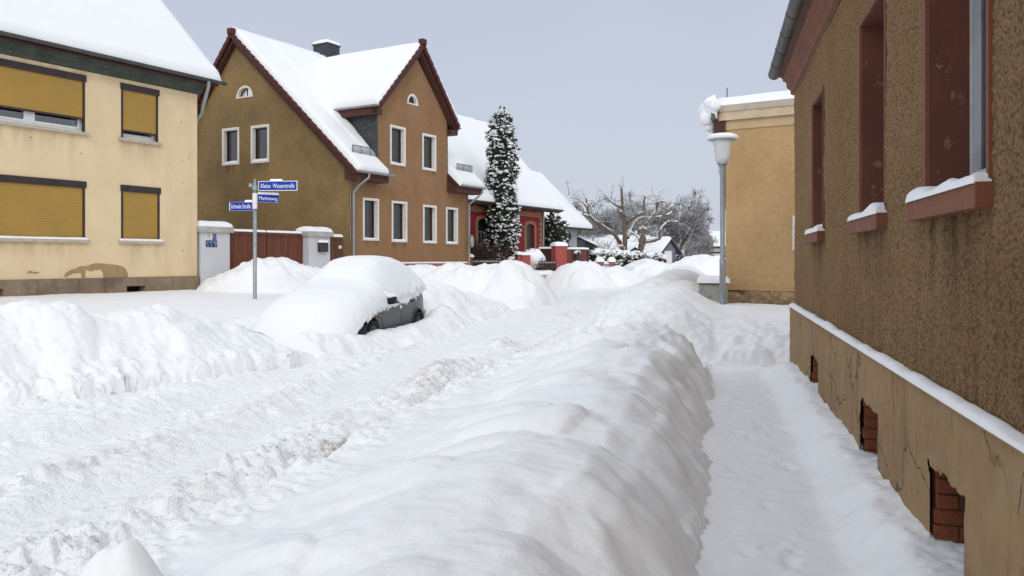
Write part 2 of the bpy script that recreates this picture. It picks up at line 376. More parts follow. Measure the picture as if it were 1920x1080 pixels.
    hp = np.interp(Y + X * 0, [5, 10, 14, 19, 22, 30, 40, 60, 90], [.45, .50, .50, .62, .62, .6, .62, .3, .1]) + .10 * sstep(-5, -9, X) * (Y < 26)
    hp = np.where((X > -4.6) & (Y > 12.5) & (Y < 18.2), .26, hp)
    dq = dL + .30 * fbm(X * .55, Y * .55, 2, 96)
    crest = np.interp(dq, [0, .12, .35, .7, 1.05, 1.4, 1.9, 2.7], [0, .12, .30, .56, .86, 1.0, .85, 0]); pl = sstep(1.3, 3.0, dL)
    narrow = (Y > 12.35) & (Y < 17.3)
    crest = crest + .16 * (np.abs(fbm(X * 1.0, Y * 1.0, 2, 95)) ** .6 - .4) * sstep(.1, .6, dL) * (1 - sstep(1.9, 2.7, dL)) + .22 * clods(X * .85, Y * .85, 97, .6) * sstep(.2, .8, dL) * (1 - sstep(1.8, 2.6, dL))
    crest = np.where(narrow, np.interp(dL, [0, .1, .3, .48, .62, .9, 1.4], [0, .3, .85, 1, .9, .35, 0]), crest)
    pl = np.where(narrow, sstep(2.2, 3.4, dL), pl)
    zl = g * (1 - pl) + np.maximum(hc * crest, hp * pl) + .025 * fbm(X * .8, Y * .8, 3, 92)
    z = np.where(left, np.maximum(zl, z * 0 + g * (1 - pl)), z)
    rl = (.34 + .40 * (1 - sstep(.15, .45, dL))) * (1 - sstep(1.1, 2.4, dL)) * (1 - .45 * sstep(12, 12.8, Y) * (1 - sstep(16.5, 18, Y))); rough = np.where(left, rl + .03, rough)
    lab = np.where(left, np.where((dL < 2.4) & (Y < 22.3), 4, 0), lab)
    # --- heaped mounds
    def mound(cx, cy, rx, ry, top, id, rot=0, rg=.55, pw=1.25):
        nonlocal z, lab, rough
        c, s = math.cos(rot), math.sin(rot); dx = X - cx; dy = Y - cy
        a = (dx * c + dy * s) / rx; b = (-dx * s + dy * c) / ry
        r = np.sqrt(a * a + b * b) * (1 + .13 * fbm(X * .9, Y * .9, 3, 100 + id))
        h = top * np.clip(1 - r ** (pw + .5), 0, 1) ** .8 * (1 + .10 * fbm(X * 1.3, Y * 1.3, 3, 112)) + .09 * fbm(X * 2, Y * 2, 4, 111) * (r < 1) + .10 * (np.abs(fbm(X * 3, Y * 3, 3, 113)) - .2)
        h = np.where(r < 1, h, 0)
        up = (h > z + .02) & (r < 1)
        z = np.where(up, h, z); lab = np.where(up, id, lab); rough = np.where(up, rg, rough)
    mound(-.1, 26.2, 1.65, 2.6, 1.50, 6, .1, .6, 1.5)
    mound(-1.5, 26.6, 2.3, 2.4, 1.42, 6, 0, .6, 1.8)
    mound(-3.1, 27.4, 2.3, 2.2, 1.40, 6, 0, .6, 1.6)
    mound(-7.1, 25.0, 3.0, 1.9, 1.56, 7, .6, .55, 1.5)
    mound(3.1, 38, 1.8, 2.2, 1.5, 8, .1, .45, 1.8)
    mound(4.6, 40.5, 2.3, 2.6, 1.25, 8, .1, .4, 1.5)
    mound(11.6, 50, 3.4, 4, 1.85, 9, 0, .3, 1.6)
    mound(8.6, 52, 2.6, 4, 1.60, 9, 0, .3, 1.6)
    mound(14.6, 46, 3.0, 4, 1.45, 9, 0, .3, 1.6)
    # car stands in its own hollow
    cx, cy = (X + 2.57), (Y - 13.44); q = cx * .196 + cy * .981; r = -cx * .981 + cy * .196
    inc = (q > .12) & (q < 4.1) & (r > .1) & (r < 1.62)
    z = np.where(inc, np.minimum(z, .12), z)
    # --- chopped lumps
    near = (Y < 34)
    lump = .075 * clods(X * 3.6 + .3 * vnoise(X * 9, Y * 9, 1), Y * 3.6, 201, .40) + .075 * clods(X * 8, Y * 8, 205, .6) + .075 * clods(X * 15 + 3, Y * 15, 209, .75) * (Y < 24) + .05 * clods(X * 24 + 3, Y * 24, 213, .8) * (Y < 14)
    z += np.where(near, rough * lump, 0) + rough * .045 * fbm(X * 3.1, Y * 3.1, 5, 215, .6)
    z += np.where((lab == 4) | (lab >= 5), .16 * clods(X * 1.9, Y * 1.9, 221, .4) * np.clip(rough * 1.6, 0, 1) * (Y < 45), 0)
    z += np.where(fp & (Y < 12.2), .02 * clods(X * 7 + 9, Y * 7, 231, .03), 0)
    z += .006 * fbm(X * 6, Y * 6, 3, 241) * (Y < 25)
    return z, lab, dirt
def terrain():
    k = .0031; rows = int(math.log(96 / 2.0) / k); Y = -4 + 2.0 * np.exp(np.arange(rows + 1) * k)
    S = np.linspace(-1.35, 1.0, 780); s, yy = np.meshgrid(S, Y); xx = s * (yy + 4.0)
    z, lab, dirt = ground_h(xx, yy)
    P = np.stack([xx, yy, z], -1).reshape(-1, 3); nr, nc = xx.shape
    idx = np.arange(nr * nc).reshape(nr, nc)
    F = np.stack([idx[:-1, :-1], idx[:-1, 1:], idx[1:, 1:], idx[1:, :-1]], -1).reshape(-1, 4); fl = lab[:-1, :-1].reshape(-1)
    # vertex normals of the whole sheet
    du = np.gradient(np.stack([xx, yy, z], -1), axis=1); dv = np.gradient(np.stack([xx, yy, z], -1), axis=0)
    nn = np.cross(du, dv); nn /= np.linalg.norm(nn, axis=-1, keepdims=True); nn = nn.reshape(-1, 3)
    names = {0: ('ground', SNOW, 'smooth untouched snow over the gardens and pavements'),
             1: ('road', SNOW_R, 'snow-packed road with ruts and chopped snow ridges'),
             2: ('footpath', SNOW_S, 'trodden narrow footpath beside the rough brown house wall'),
             3: ('snow_bank', SNOW_S, 'broad rounded snow bank in front between road and footpath'),
             4: ('snow_bank', SNOW_B, 'ploughed lumpy snow bank along the far left roadside by the car'),
             5: ('snow_bank', SNOW_B, 'snow bank at the corner in front of the street lamp'),
             6: ('snow_mound', SNOW_B, 'tall heaped snow mound in front of the brown gabled house'),
             7: ('snow_mound', SNOW_B, 'snow mound heaped against the red-brown wooden gate'),
             8: ('snow_mound', SNOW_B, 'snow mound in front of the hedge and brick posts'),
             9: ('snow_bank', SNOW, 'long smooth snow ridge and heaps at the right side of the far road')}
    for id, (nm, m, lb) in names.items():
        sel = F[fl == id]
        if len(sel) == 0: continue
        us, inv = np.unique(sel, return_inverse=True); inv = inv.reshape(-1, 4)
        me = bpy.data.meshes.new(nm); me.vertices.add(len(us)); me.vertices.foreach_set('co', P[us].ravel())
        me.loops.add(inv.size); me.loops.foreach_set('vertex_index', inv.ravel().astype(np.int32))
        me.polygons.add(len(inv)); me.polygons.foreach_set('loop_start', np.arange(0, inv.size, 4, dtype=np.int32))
        me.polygons.foreach_set('loop_total', np.full(len(inv), 4, dtype=np.int32))
        me.polygons.foreach_set('use_smooth', np.ones(len(inv), bool)); me.update(calc_edges=True)
        me.normals_split_custom_set_from_vertices(nn[us].tolist())
        at = me.attributes.new('dirt', 'FLOAT', 'POINT'); at.data.foreach_set('value', dirt.reshape(-1)[us].astype(np.float32))
        me.materials.append(m); o = bpy.data.objects.new(nm, me); COL.objects.link(o); tag(o, lb, 'snow', None, 'structure')
    # ground sheet reaching the horizon
    b = MB(); r0 = 1500
    ys = [-200, -20, 0, 40, 80, 90.5, 140, 250, 500, r0]; zs = [-.4, -.4, -.4, -.4, -.35, .95, 1.25, 1.35, 1.4, 1.5]
    V = [(x, y, zz) for y, zz in zip(ys, zs) for x in (-900, 900)]
    b.add(V, [(2 * i, 2 * i + 1, 2 * i + 3, 2 * i + 2) for i in range(len(ys) - 1)])
    tag(b.build('far_ground', SNOW), 'snow-covered land stretching away behind the village', 'ground', None, 'structure')
terrain()
# ================================================================== materials of the buildings
M_YEL = M('cream_render', (.61, .475, .29), .9, [(1.1, .38, .68, (.55, .41, .235)), (.5, .5, .8, (.65, .53, .34), (1, 1, .5)), (9, .62, .8, (.50, .37, .225)), (.8, .6, .8, (.50, .38, .24), (2, 2, .25))], [(70, .5, .008), (9, .25, .02)])
def yel():
    b = NB('cream_render'); c = b.mix(b.rng(b.noise(1.1, 5), .38, .68), (.75, .60, .38), (.68, .53, .32)); c = b.mix(b.rng(b.noise(9, 5), .62, .8), c, (.62, .46, .27))
    c = b.mix(b.rng(b.noise(.8, 5, (1.4, 1.4, .3)), .52, .74, 0, .7), c, (.60, .45, .27)); c = b.drips(c, (.36, .25, .14), (-9.33, 24.5), (.506, .862), [(-1.9, .68, 2.04, .7), (-1.9, .68, 4.84, .8), (-5.5, 2.1, 2.04, .5), (-5.5, 2.1, 4.84, .6), (-7.5, 9, 6.6, .35)], (3, 3, .4), .6)
    b.color(c); b.b.inputs['Roughness'].default_value = .9; b.bump(b.noise(70, 4), .5, .008); b.bump(b.noise(9, 4), .25, .02); return b.m
M_YEL = yel()
M_PATCH = M('bare_render', (.34, .235, .125), .95, [(5, .4, .7, (.40, .28, .15))], [(60, .4, .006)])
M_PLIN = M('sandstone_plinth', (.27, .20, .135), .92, [(1.6, .4, .65, (.20, .15, .10)), (7, .5, .75, (.33, .25, .17)), (.7, .55, .7, (.16, .12, .085))], [(25, .5, .02), (90, .4, .006)])
def brown_plaster(name, c0, c1, c2, streak=True, dr=None):
    b = NB(name); c = b.mix(b.rng(b.noise(.55, 4), .38, .68), c0, c1)
    c = b.mix(b.rng(b.noise(9, 5), .45, .8, 0, .6), c, c2)
    if streak: c = b.mix(b.rng(b.noise(1.0, 5, (.9, .9, .3)), .50, .72, 0, .55), c, c2)
    if dr: c = b.drips(c, tuple(x * .38 for x in c2), dr[0], dr[1], dr[2])
    b.color(c); b.b.inputs['Roughness'].default_value = .93; b.b.inputs['Specular IOR Level'].default_value = .2
    b.bump(b.noise(26, 5), .8, .03); b.bump(b.noise(90, 3), .5, .01); return b.m
M_BRN = brown_plaster('brown_roughcast', (.315, .185, .095), (.27, .153, .077), (.20, .112, .057), True, ((-5.9, 30), (.506, .862), [(1.19, .5, 2.32, .28), (2.9, .5, 2.29, .28), (4.92, .5, 2.28, .25), (6.53, .48, 2.27, .25), (2.8, .5, 5.3, .35), (4.88, .5, 5.29, .3)]))
M_GAB = brown_plaster('olive_brown_roughcast', (.315, .212, .095), (.20, .142, .072), (.155, .11, .058), True, ((-5.9, 30), (-.862, .506), [(4.57, .55, 5.39, .4), (6.23, .55, 5.4, .45)]))
M_B2 = brown_plaster('tan_roughcast', (.56, .37, .19), (.48, .31, .155), (.38, .245, .12))
M_B2S = M('smooth_tan_band', (.56, .42, .25), .85, [(2, .4, .7, (.50, .36, .21))], [(40, .2, .005)])
M_BRICKP = M('brick_red_plinth', (.36, .13, .07), .85, [(2, .45, .65, (.26, .10, .06)), (11, .5, .7, (.42, .17, .10))], [(40, .4, .01)])
M_WHITE = M('white_paint', (.74, .72, .68), .6, [(3, .5, .75, (.62, .60, .55))], [(30, .1, .003)])
M_PVC = M('white_plastic', (.72, .74, .78), .35, [(5, .5, .8, (.62, .64, .68))])
M_DWOOD = M('dark_brown_frame', (.035, .018, .016), .45, [(6, .4, .7, (.05, .026, .022))])
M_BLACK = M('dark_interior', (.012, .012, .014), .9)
M_TILE = M('dark_red_tile', (.075, .021, .018), .6, [(4, .4, .65, (.05, .015, .014)), (14, .5, .7, (.12, .035, .028))], [(20, .3, .01)])
M_SOFF = M('brown_boards', (.085, .035, .026), .7, [(3, .4, .7, (.06, .025, .02), (1, 1, 8))], [(30, .3, .006)])
M_SLATE = None
M_ZINC = M('weathered_zinc', (.30, .33, .34), .45, [(4, .4, .7, (.22, .25, .25)), (20, .5, .75, (.38, .40, .40))], [(12, .15, .01)], metallic=.35)
M_ZINCD = M('dark_zinc', (.085, .09, .088), .5, [(3, .4, .7, (.055, .06, .058)), (1, .5, .7, (.12, .11, .10), (1, 1, .3))], [(12, .15, .01)], metallic=.3)
M_GALV = M('galvanised_steel', (.33, .36, .38), .42, [(9, .4, .7, (.25, .28, .30)), (40, .55, .75, (.46, .49, .50))], [(60, .1, .002)], metallic=.5)
M_GREENW = M('green_grey_cornice', (.075, .085, .07), .85, [(2.5, .4, .65, (.045, .055, .045)), (12, .55, .75, (.13, .13, .10))], [(12, .5, .03)])
M_DKBOX = M('dark_shutter_box', (.035, .026, .028), .5, [(5, .4, .7, (.05, .04, .04))])
M_STONE = M('pale_sill', (.50, .44, .36), .8, [(7, .4, .7, (.40, .35, .28))], [(40, .3, .005)])
def shutter_mat():
    b = NB('ochre_roller_shutter'); z = b.pos(2)
    s = b.math('FRACT', b.math('MULTIPLY', z, 24))
    c = b.mix(b.rng(b.noise(.9, 3), .35, .65), (.43, .245, .035), (.36, .22, .045))
    c = b.mix(b.rng(b.noise(5, 4, (1, 1, 3)), .55, .8, 0, .5), c, (.30, .19, .06))
    c = b.mix(b.rng(s, 0, .18, 1, 0), c, (.20, .12, .02)); b.color(c); b.b.inputs['Roughness'].default_value = .55
    b.bump(b.math('PINGPONG', s, .5), .5, .01); return b.m
M_SHUT = shutter_mat()
def glass_mat(name, tint=.8, extra=.10):
    b = NB(name); b.t.nodes.remove(b.b)
    tr = b.n('ShaderNodeBsdfTransparent'); tr.inputs[0].default_value = (tint, tint, tint * 1.02, 1)
    gl = b.n('ShaderNodeBsdfGlossy'); gl.inputs['Roughness'].default_value = .02
    fr = b.n('ShaderNodeFresnel'); fr.inputs[0].default_value = 1.5
    bp = b.n('ShaderNodeBump'); bp.inputs['Strength'].default_value = .05; bp.inputs['Distance'].default_value = .03; b.l(b.noise(1.7, 2), bp.inputs['Height']); b.l(bp.outputs[0], gl.inputs['Normal'])
    mx = b.n('ShaderNodeMixShader'); f = b.math('ADD', fr.outputs[0], extra)
    b.l(f, mx.inputs[0]); b.l(tr.outputs[0], mx.inputs[1]); b.l(gl.outputs[0], mx.inputs[2]); b.l(mx.outputs[0], b.out.inputs[0])
    return b.m
M_GLASS = glass_mat('window_glass')
def curtain_mat(name, c1, c2, sc=22, bottom=True):
    b = NB(name); g = b.noise(1.0, 2); w = b.noise(sc, 3, (1, 1, .04)); c = b.mix(b.rng(w, .35, .65), c1, c2)
    c = b.mix(b.rng(b.noise(38, 3), .45, .6, 0, .45), c, tuple(q * .45 for q in c1)); b.color(c); b.bump(w, .6, .03); return b.m
M_CURT = curtain_mat('lace_curtain', (.66, .69, .76), (.32, .34, .40))
M_RED = M('dark_red_render', (.20, .016, .024), .85, [(1, .4, .7, (.165, .013, .020)), (8, .55, .75, (.23, .022, .03))], [(50, .3, .008)])
def brick_mat(name, c1, c2, mortar, sc=1.0, bw=.25, rh=.077, vertical_axis=True, horiz=(.506, .862)):
    b = NB(name); g = b.n('ShaderNodeNewGeometry'); q = b.n('ShaderNodeSeparateXYZ'); b.l(g.outputs['Position'], q.inputs[0])
    h = b.math('ADD', b.math('MULTIPLY', q.outputs[0], horiz[0]), b.math('MULTIPLY', q.outputs[1], horiz[1]))
    cb = b.n('ShaderNodeCombineXYZ'); b.l(h, cb.inputs[0]); b.l(q.outputs[2], cb.inputs[1])
    t = b.n('ShaderNodeTexBrick'); b.l(cb.outputs[0], t.inputs[0]); t.inputs['Scale'].default_value = 1 / sc
    t.inputs['Brick Width'].default_value = bw; t.inputs['Row Height'].default_value = rh; t.inputs['Mortar Size'].default_value = .009
    t.inputs['Color1'].default_value = (*c1, 1); t.inputs['Color2'].default_value = (*c2, 1); t.inputs['Mortar'].default_value = (*mortar, 1)
    c = b.mix(b.rng(b.noise(14, 4), .45, .75, 0, .5), t.outputs[0], tuple(x * .55 for x in c1)); b.color(c)
    b.b.inputs['Roughness'].default_value = .88
    b.bump(b.math('MULTIPLY', t.outputs['Fac'], -1), .6, .008); b.bump(b.noise(60, 3), .4, .006); return b.m
M_YBRICK = brick_mat('orange_trim_brick', (.30, .115, .05), (.22, .08, .038), (.30, .21, .14))
M_RBRICK = brick_mat('red_brick', (.36, .10, .045), (.27, .075, .035), (.34, .27, .21), horiz=(1, .2))
def slate_mat():
    b = NB('dark_slate_shingles'); g = b.n('ShaderNodeNewGeometry'); q = b.n('ShaderNodeSeparateXYZ'); b.l(g.outputs['Position'], q.inputs[0])
    h = b.math('ADD', b.math('MULTIPLY', q.outputs[0], -.862 + .3), b.math('MULTIPLY', q.outputs[1], .806))
    cb = b.n('ShaderNodeCombineXYZ'); b.l(h, cb.inputs[0]); b.l(b.math('ADD', q.outputs[2], b.math('MULTIPLY', h, .25)), cb.inputs[1])
    t = b.n('ShaderNodeTexBrick'); b.l(cb.outputs[0], t.inputs[0]); t.inputs['Scale'].default_value = 1
    t.inputs['Brick Width'].default_value = .26; t.inputs['Row Height'].default_value = .17; t.inputs['Mortar Size'].default_value = .012
    t.inputs['Color1'].default_value = (.035, .039, .045, 1); t.inputs['Color2'].default_value = (.055, .06, .068, 1); t.inputs['Mortar'].default_value = (.015, .016, .018, 1)
    b.color(t.outputs[0]); b.b.inputs['Roughness'].default_value = .5
    b.bump(b.math('MULTIPLY', t.outputs['Fac'], -1), .8, .02); return b.m
M_SLATE = slate_mat()
def board_mat(name, c1, c2, c3, wdt=.09, horiz=(.53, .85), bumpd=.01):
    b = NB(name); g = b.n('ShaderNodeNewGeometry'); q = b.n('ShaderNodeSeparateXYZ'); b.l(g.outputs['Position'], q.inputs[0])
    h = b.math('ADD', b.math('MULTIPLY', q.outputs[0], horiz[0]), b.math('MULTIPLY', q.outputs[1], horiz[1]))
    s = b.math('DIVIDE', h, wdt); fr = b.math('FRACT', s); wn = b.n('ShaderNodeTexWhiteNoise'); wn.noise_dimensions = '1D'
    b.l(b.math('FLOOR', s), wn.inputs['W'])
    c = b.mix(wn.outputs['Value'], c1, c2); c = b.mix(b.rng(b.noise(2.2, 5, (6, 6, .35)), .42, .7), c, c3)
    gap = b.rng(b.math('PINGPONG', fr, .5), 0, .07, 1, 0); c = b.mix(gap, c, tuple(x * .25 for x in c3)); b.color(c)
    b.b.inputs['Roughness'].default_value = .65; b.bump(b.math('MULTIPLY', gap, -1), .7, bumpd); b.bump(b.noise(8, 4, (8, 8, .5)), .3, .004); return b.m
M_GATE = board_mat('red_brown_boards', (.20, .055, .022), (.145, .038, .016), (.085, .022, .012))
M_DOOR = board_mat('brown_boards_door', (.17, .06, .022), (.12, .038, .016), (.075, .024, .012), .1)
GZ = -.6
def rect(a, b, c, d): return [(a, c), (b, c), (b, d), (a, d)]
def arch(cx, z0, r, n=14, h=None): return [(cx + r * math.cos(math.pi * i / n), z0 + (h or r) * math.sin(math.pi * i / n)) for i in range(n + 1)]
def half_gutter(F, t0, t1, o, z, r=.075, m=None, parent=None, drop=0):
    prof = [(r * math.cos(a), r * math.sin(a)) for a in np.linspace(math.pi * 1.0, 2 * math.pi, 9)]
    prof += [((r - .008) * math.cos(a), (r - .008) * math.sin(a)) for a in np.linspace(2 * math.pi, math.pi, 9)]
    b = MB(); b.ext_t(F, [(o + x, z + y) for x, y in prof], t0, t1, True)
    for k in range(int(abs(t1 - t0) / .8) + 1):
        tt = t0 + .1 + k * .8 * (1 if t1 > t0 else -1)
        if min(t0, t1) < tt < max(t0, t1): b.ext_t(F, [(o + x * 1.08, z + y * 1.08) for x, y in prof], tt - .012, tt + .012, True)
    for tt in (t0, t1):
        b.add([F.p(tt, o + x, z + y) for x, y in prof[:9]], [tuple(range(9))])
    return b.build('gutter', m or M_ZINC, parent)
def sash(F, house, t0, t1, z0, z1, curt=True, rd=.17, sur=.09, mull=None, label=None, snow=.05, ms=None):
    """tall window: pale surround > frame, pane, curtain, snow on the sill"""
    w_ = MB().ring(F, rect(t0, t1, z0, z1), rect(t0 + sur, t1 - sur, z0 + sur * .7, z1 - sur), -rd - .06, .022).build('window', ms or M_WHITE, house, label)
    a, b, c, d = t0 + sur, t1 - sur, z0 + sur * .7, z1 - sur
    fb = MB().ring(F, rect(a, b, c, d), rect(a + .055, b - .055, c + .085, d - .055), -rd - .045, -rd + .01)
    if mull:
        for q in mull: fb.box(F, a + (b - a) * q - .03, a + (b - a) * q + .03, -rd - .043, -rd + .016, c + .08, d - .05)
    fb.build('frame', M_DWOOD, w_)
    MB().box(F, a + .04, b - .04, -rd - .03, -rd - .02, c + .07, d - .04).build('pane', M_GLASS, w_)
    if curt:
        cb = MB(); n = 26; V = []
        for i in range(n + 1):
            tt = a + .02 + (b - a - .04) * i / n
            for zz in (c + .12, d): V.append(F.p(tt, -rd - .10 + .015 * math.sin(i * 1.9), zz))
        cb.add(V, [(2 * i, 2 * i + 2, 2 * i + 3, 2 * i + 1) for i in range(n)], True); cb.build('curtain', M_CURT, w_)
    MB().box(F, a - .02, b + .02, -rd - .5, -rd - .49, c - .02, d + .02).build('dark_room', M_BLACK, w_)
    if snow:
        snow_sheet([F.p(a, .03, c), F.p(b, .03, c), F.p(b, -rd + .01, c), F.p(a, -rd + .01, c)], snow, 10, 6, .03, 'snow_cap', w_, seed=int(abs(t0 * 37)) + 1, er=.06)
    return w_
# ================================================================== yellow house
def yellow_house():
    F = Fr((-9.33, 24.5), (.506, .862)); h = thing('house', 'cream yellow two-storey house with ochre roller shutters at the left edge', 'house', F.p(-5, -4, .3))
    wide = [(-9.3, -3.52), ]; rows = [(2.12, 3.60), (4.93, 6.36)]
    ops = [(-7.6, -3.50, 2.14, 3.60), (-2.47, -1.28, 2.14, 3.60), (-7.6, -3.50, 4.92, 6.36), (-2.47, -1.33, 4.92, 6.36)]
    MB().poly(F, [(-15, 1.12), (0, 1.12), (0, 6.9), (-15, 6.9)], [rect(*o) for o in ops], 0, .2).build('wall', M_YEL, h)
    MB().add([F.p(0, 0, GZ), F.p(0, -9, GZ), F.p(0, -9, 7), F.p(0, -4.5, 11.6), F.p(0, 0, 7)], [(0, 1, 2, 3, 4)]).build('wall', M_YEL, h)
    MB().box(F, -15, -.01, -9, -8.9, GZ, 7).box(F, -15, -14.9, -9, -.01, GZ, 7).build('wall', M_YEL, h)
    pl = MB(); cuts = [-15, -13.6, -12.5, -11.2, -10.1, -9.0, -7.9, -6.9, -6.4, -5.55, -4.75, -3.7, -2.95, -2.32, -1.75, -.85, .045]
    for ca, cb_ in zip(cuts[:-1], cuts[1:]):
        vent = (ca, cb_) in ((-2.32, -1.75), (-6.4, -5.55)); e = random.uniform(0, .006)
        if vent: pl.box(F, ca, cb_, -.25, .04, .88 if ca > -3 else .91, 1.12).box(F, ca, cb_, -.25, .04, GZ, .6 if ca > -3 else .53)
        else: pl.box(F, ca + .005, cb_ - .005, -.25, .04 + e, GZ, 1.12 - random.uniform(0, .006))
    pl.add([F.p(.04, .045, GZ), F.p(.04, -9, GZ), F.p(.04, -9, 1.1), F.p(.04, .045, 1.12)], [(0, 1, 2, 3)]).build('plinth', M_PLIN, h)
    MB().box(F, -2.4, -1.7, -.30, -.252, .5, 1).build('dark_cellar', M_BLACK, h); MB().box(F, -6.5, -5.5, -.30, -.252, .5, 1).build('dark_cellar', M_BLACK, h)
    # patch of fallen render above the plinth
    up = [(-4.05, 1.17), (-4.02, 1.27), (-3.86, 1.34), (-3.62, 1.43), (-3.45, 1.44), (-3.22, 1.50), (-2.95, 1.50), (-2.7, 1.47), (-2.5, 1.43), (-2.4, 1.42), (-2.33, 1.34), (-2.27, 1.2), (-2.26, 1.125)]
    lo = [(-2.98, 1.125), (-2.98, 1.24), (-3.06, 1.33), (-3.22, 1.33), (-3.34, 1.29), (-3.46, 1.33), (-3.5, 1.22), (-3.42, 1.13), (-3.58, 1.14), (-3.62, 1.25), (-3.8, 1.24), (-3.93, 1.2), (-3.97, 1.15)]
    def jag(l):
        o = []
        for a, b in zip(l[:-1], l[1:]):
            for q in range(4): o.append((a[0] + (b[0] - a[0]) * q / 4 + random.uniform(-.015, .015), a[1] + (b[1] - a[1]) * q / 4 + random.uniform(-.015, .015)))
        return o + [l[-1]]
    MB().poly(F, jag(up) + jag(lo), (), .004).build('bare_patch', M_PATCH, h)
    MB().poly(F, jag([(-5.0, 1.27), (-4.95, 1.32), (-4.7, 1.30), (-4.65, 1.27), (-4.8, 1.26), (-5.0, 1.27)]), (), .004).build('bare_patch', M_PATCH, h)
    for q, (a, b, c, d) in enumerate(ops):
        big = b - a > 2; shut_bot = c + (.02 if c < 3 else (.36 if big else .22))
        wn = MB().ring(F, rect(a, b, c, d), rect(a + .07, b - .07, c + .06, d - .06), -.19, -.12).build('window', M_PVC, h, 'wide window with ochre shutter' if big else None)
        fr = MB(); ms = [a + (b - a) * k for k in ((.33, .667) if big else ())]
        for mm in ms: fr.box(F, mm - .08, mm + .08, -.185, -.115, c + .05, d - .05)
        if ms:
            for x0, x1 in zip([a + .07] + [m + .08 for m in ms], [m - .08 for m in ms] + [b - .07]): fr.ring(F, rect(x0, x1, c + .06, d - .06), rect(x0 + .05, x1 - .05, c + .12, d - .11), -.175, -.108)
        else: fr.ring(F, rect(a + .07, b - .07, c + .06, d - .06), rect(a + .12, b - .12, c + .12, d - .11), -.175, -.108)
        fr.build('frame', M_PVC, wn)
        MB().box(F, a + .1, b - .1, -.16, -.15, c + .1, d - .1).build('pane', M_GLASS, wn)
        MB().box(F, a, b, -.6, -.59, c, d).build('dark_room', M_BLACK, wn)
        MB().box(F, a + .05, b - .05, -.02, -.012, shut_bot, d - .12).build('roller_shutter', M_SHUT, wn)
        MB().box(F, a, b, -.035, .0, shut_bot - .05, shut_bot).box(F, a, a + .055, -.045, .012, c, d - .1).box(F, b - .055, b, -.045, .012, c, d - .1).build('guide_rail', M_DKBOX, wn)
        MB().box(F, a - .02, b + .03, -.06, .035, d - .14, d + .03).build('shutter_box', M_DKBOX, wn)
        sl = MB().box(F, a - .08, b + .09, -.1, .09, c - .10, c - .02).build('sill', M_STONE, wn)
        if c < 3: snow_sheet([F.p(a - .07, .09, c - .02), F.p(b + .08, .09, c - .02), F.p(b + .08, .01, c - .02), F.p(a - .07, .01, c - .02)], .05, 40, 6, .008, 'snow_cap', sl, er=.03)
    # roof
    rf = MB().ext_t(F, [(.42, 6.88), (-4.5, 11.75), (-9.4, 6.9), (-9.4, 6.75), (-4.5, 11.55), (.42, 6.75)], -15.2, .42).build('roof', M_TILE, h)
    snow_sheet([F.p(-15.2, .50, 6.93), F.p(.52, .50, 6.93), F.p(.52, -4.5, 11.82), F.p(-15.2, -4.5, 11.82)], .17, 60, 40, .035, 'roof_snow', rf, SNOW_ROOF, up=(.4, -.2, .86), er=.22, nf=.8, sag=.03)
    snow_sheet([F.p(-15.2, -9.5, 6.93), F.p(.52, -9.5, 6.93), F.p(.52, -4.45, 11.82), F.p(-15.2, -4.45, 11.82)], .17, 30, 20, .03, 'roof_snow', rf, SNOW_ROOF, er=.22, nf=.8)
    MB().ext_t(F, [(0, 6.50), (.06, 6.52), (.10, 6.62), (.20, 6.66), (.26, 6.78), (.42, 6.80), (.42, 6.88), (-.02, 6.9)], -15, .06).build('cornice', M_GREENW, h)
    half_gutter(F, -15.2, .62, .50, 6.90, .085, M_ZINCD, h)
    P = [F.p(.0, .50, 6.84), F.p(.0, .50, 6.70), F.p(.02, .36, 6.42), F.p(.12, .10, 6.12), F.p(.20, -.02, 5.98), F.p(.16, -.22, 5.78), F.p(.12, -.3, 5.3), F.p(.12, -.3, 1.0)]
    MB().tube(P, .052, 10).build('downpipe', M_ZINC, h)
    for (t, z) in ((-.55, 5.6), (-.3, 4.55), (-.52, 4.5), (-.5, 3.85), (-.5, 1.86), (-4.9, 4.6), (-3.6, 4.35)):
        MB().add([F.p(t + .018 * math.cos(k), .003, z + .018 * math.sin(k)) for k in np.arange(0, 6.28, .785)], [tuple(range(8))]).build('anchor_hole', M_BLACK, h)
yellow_house()
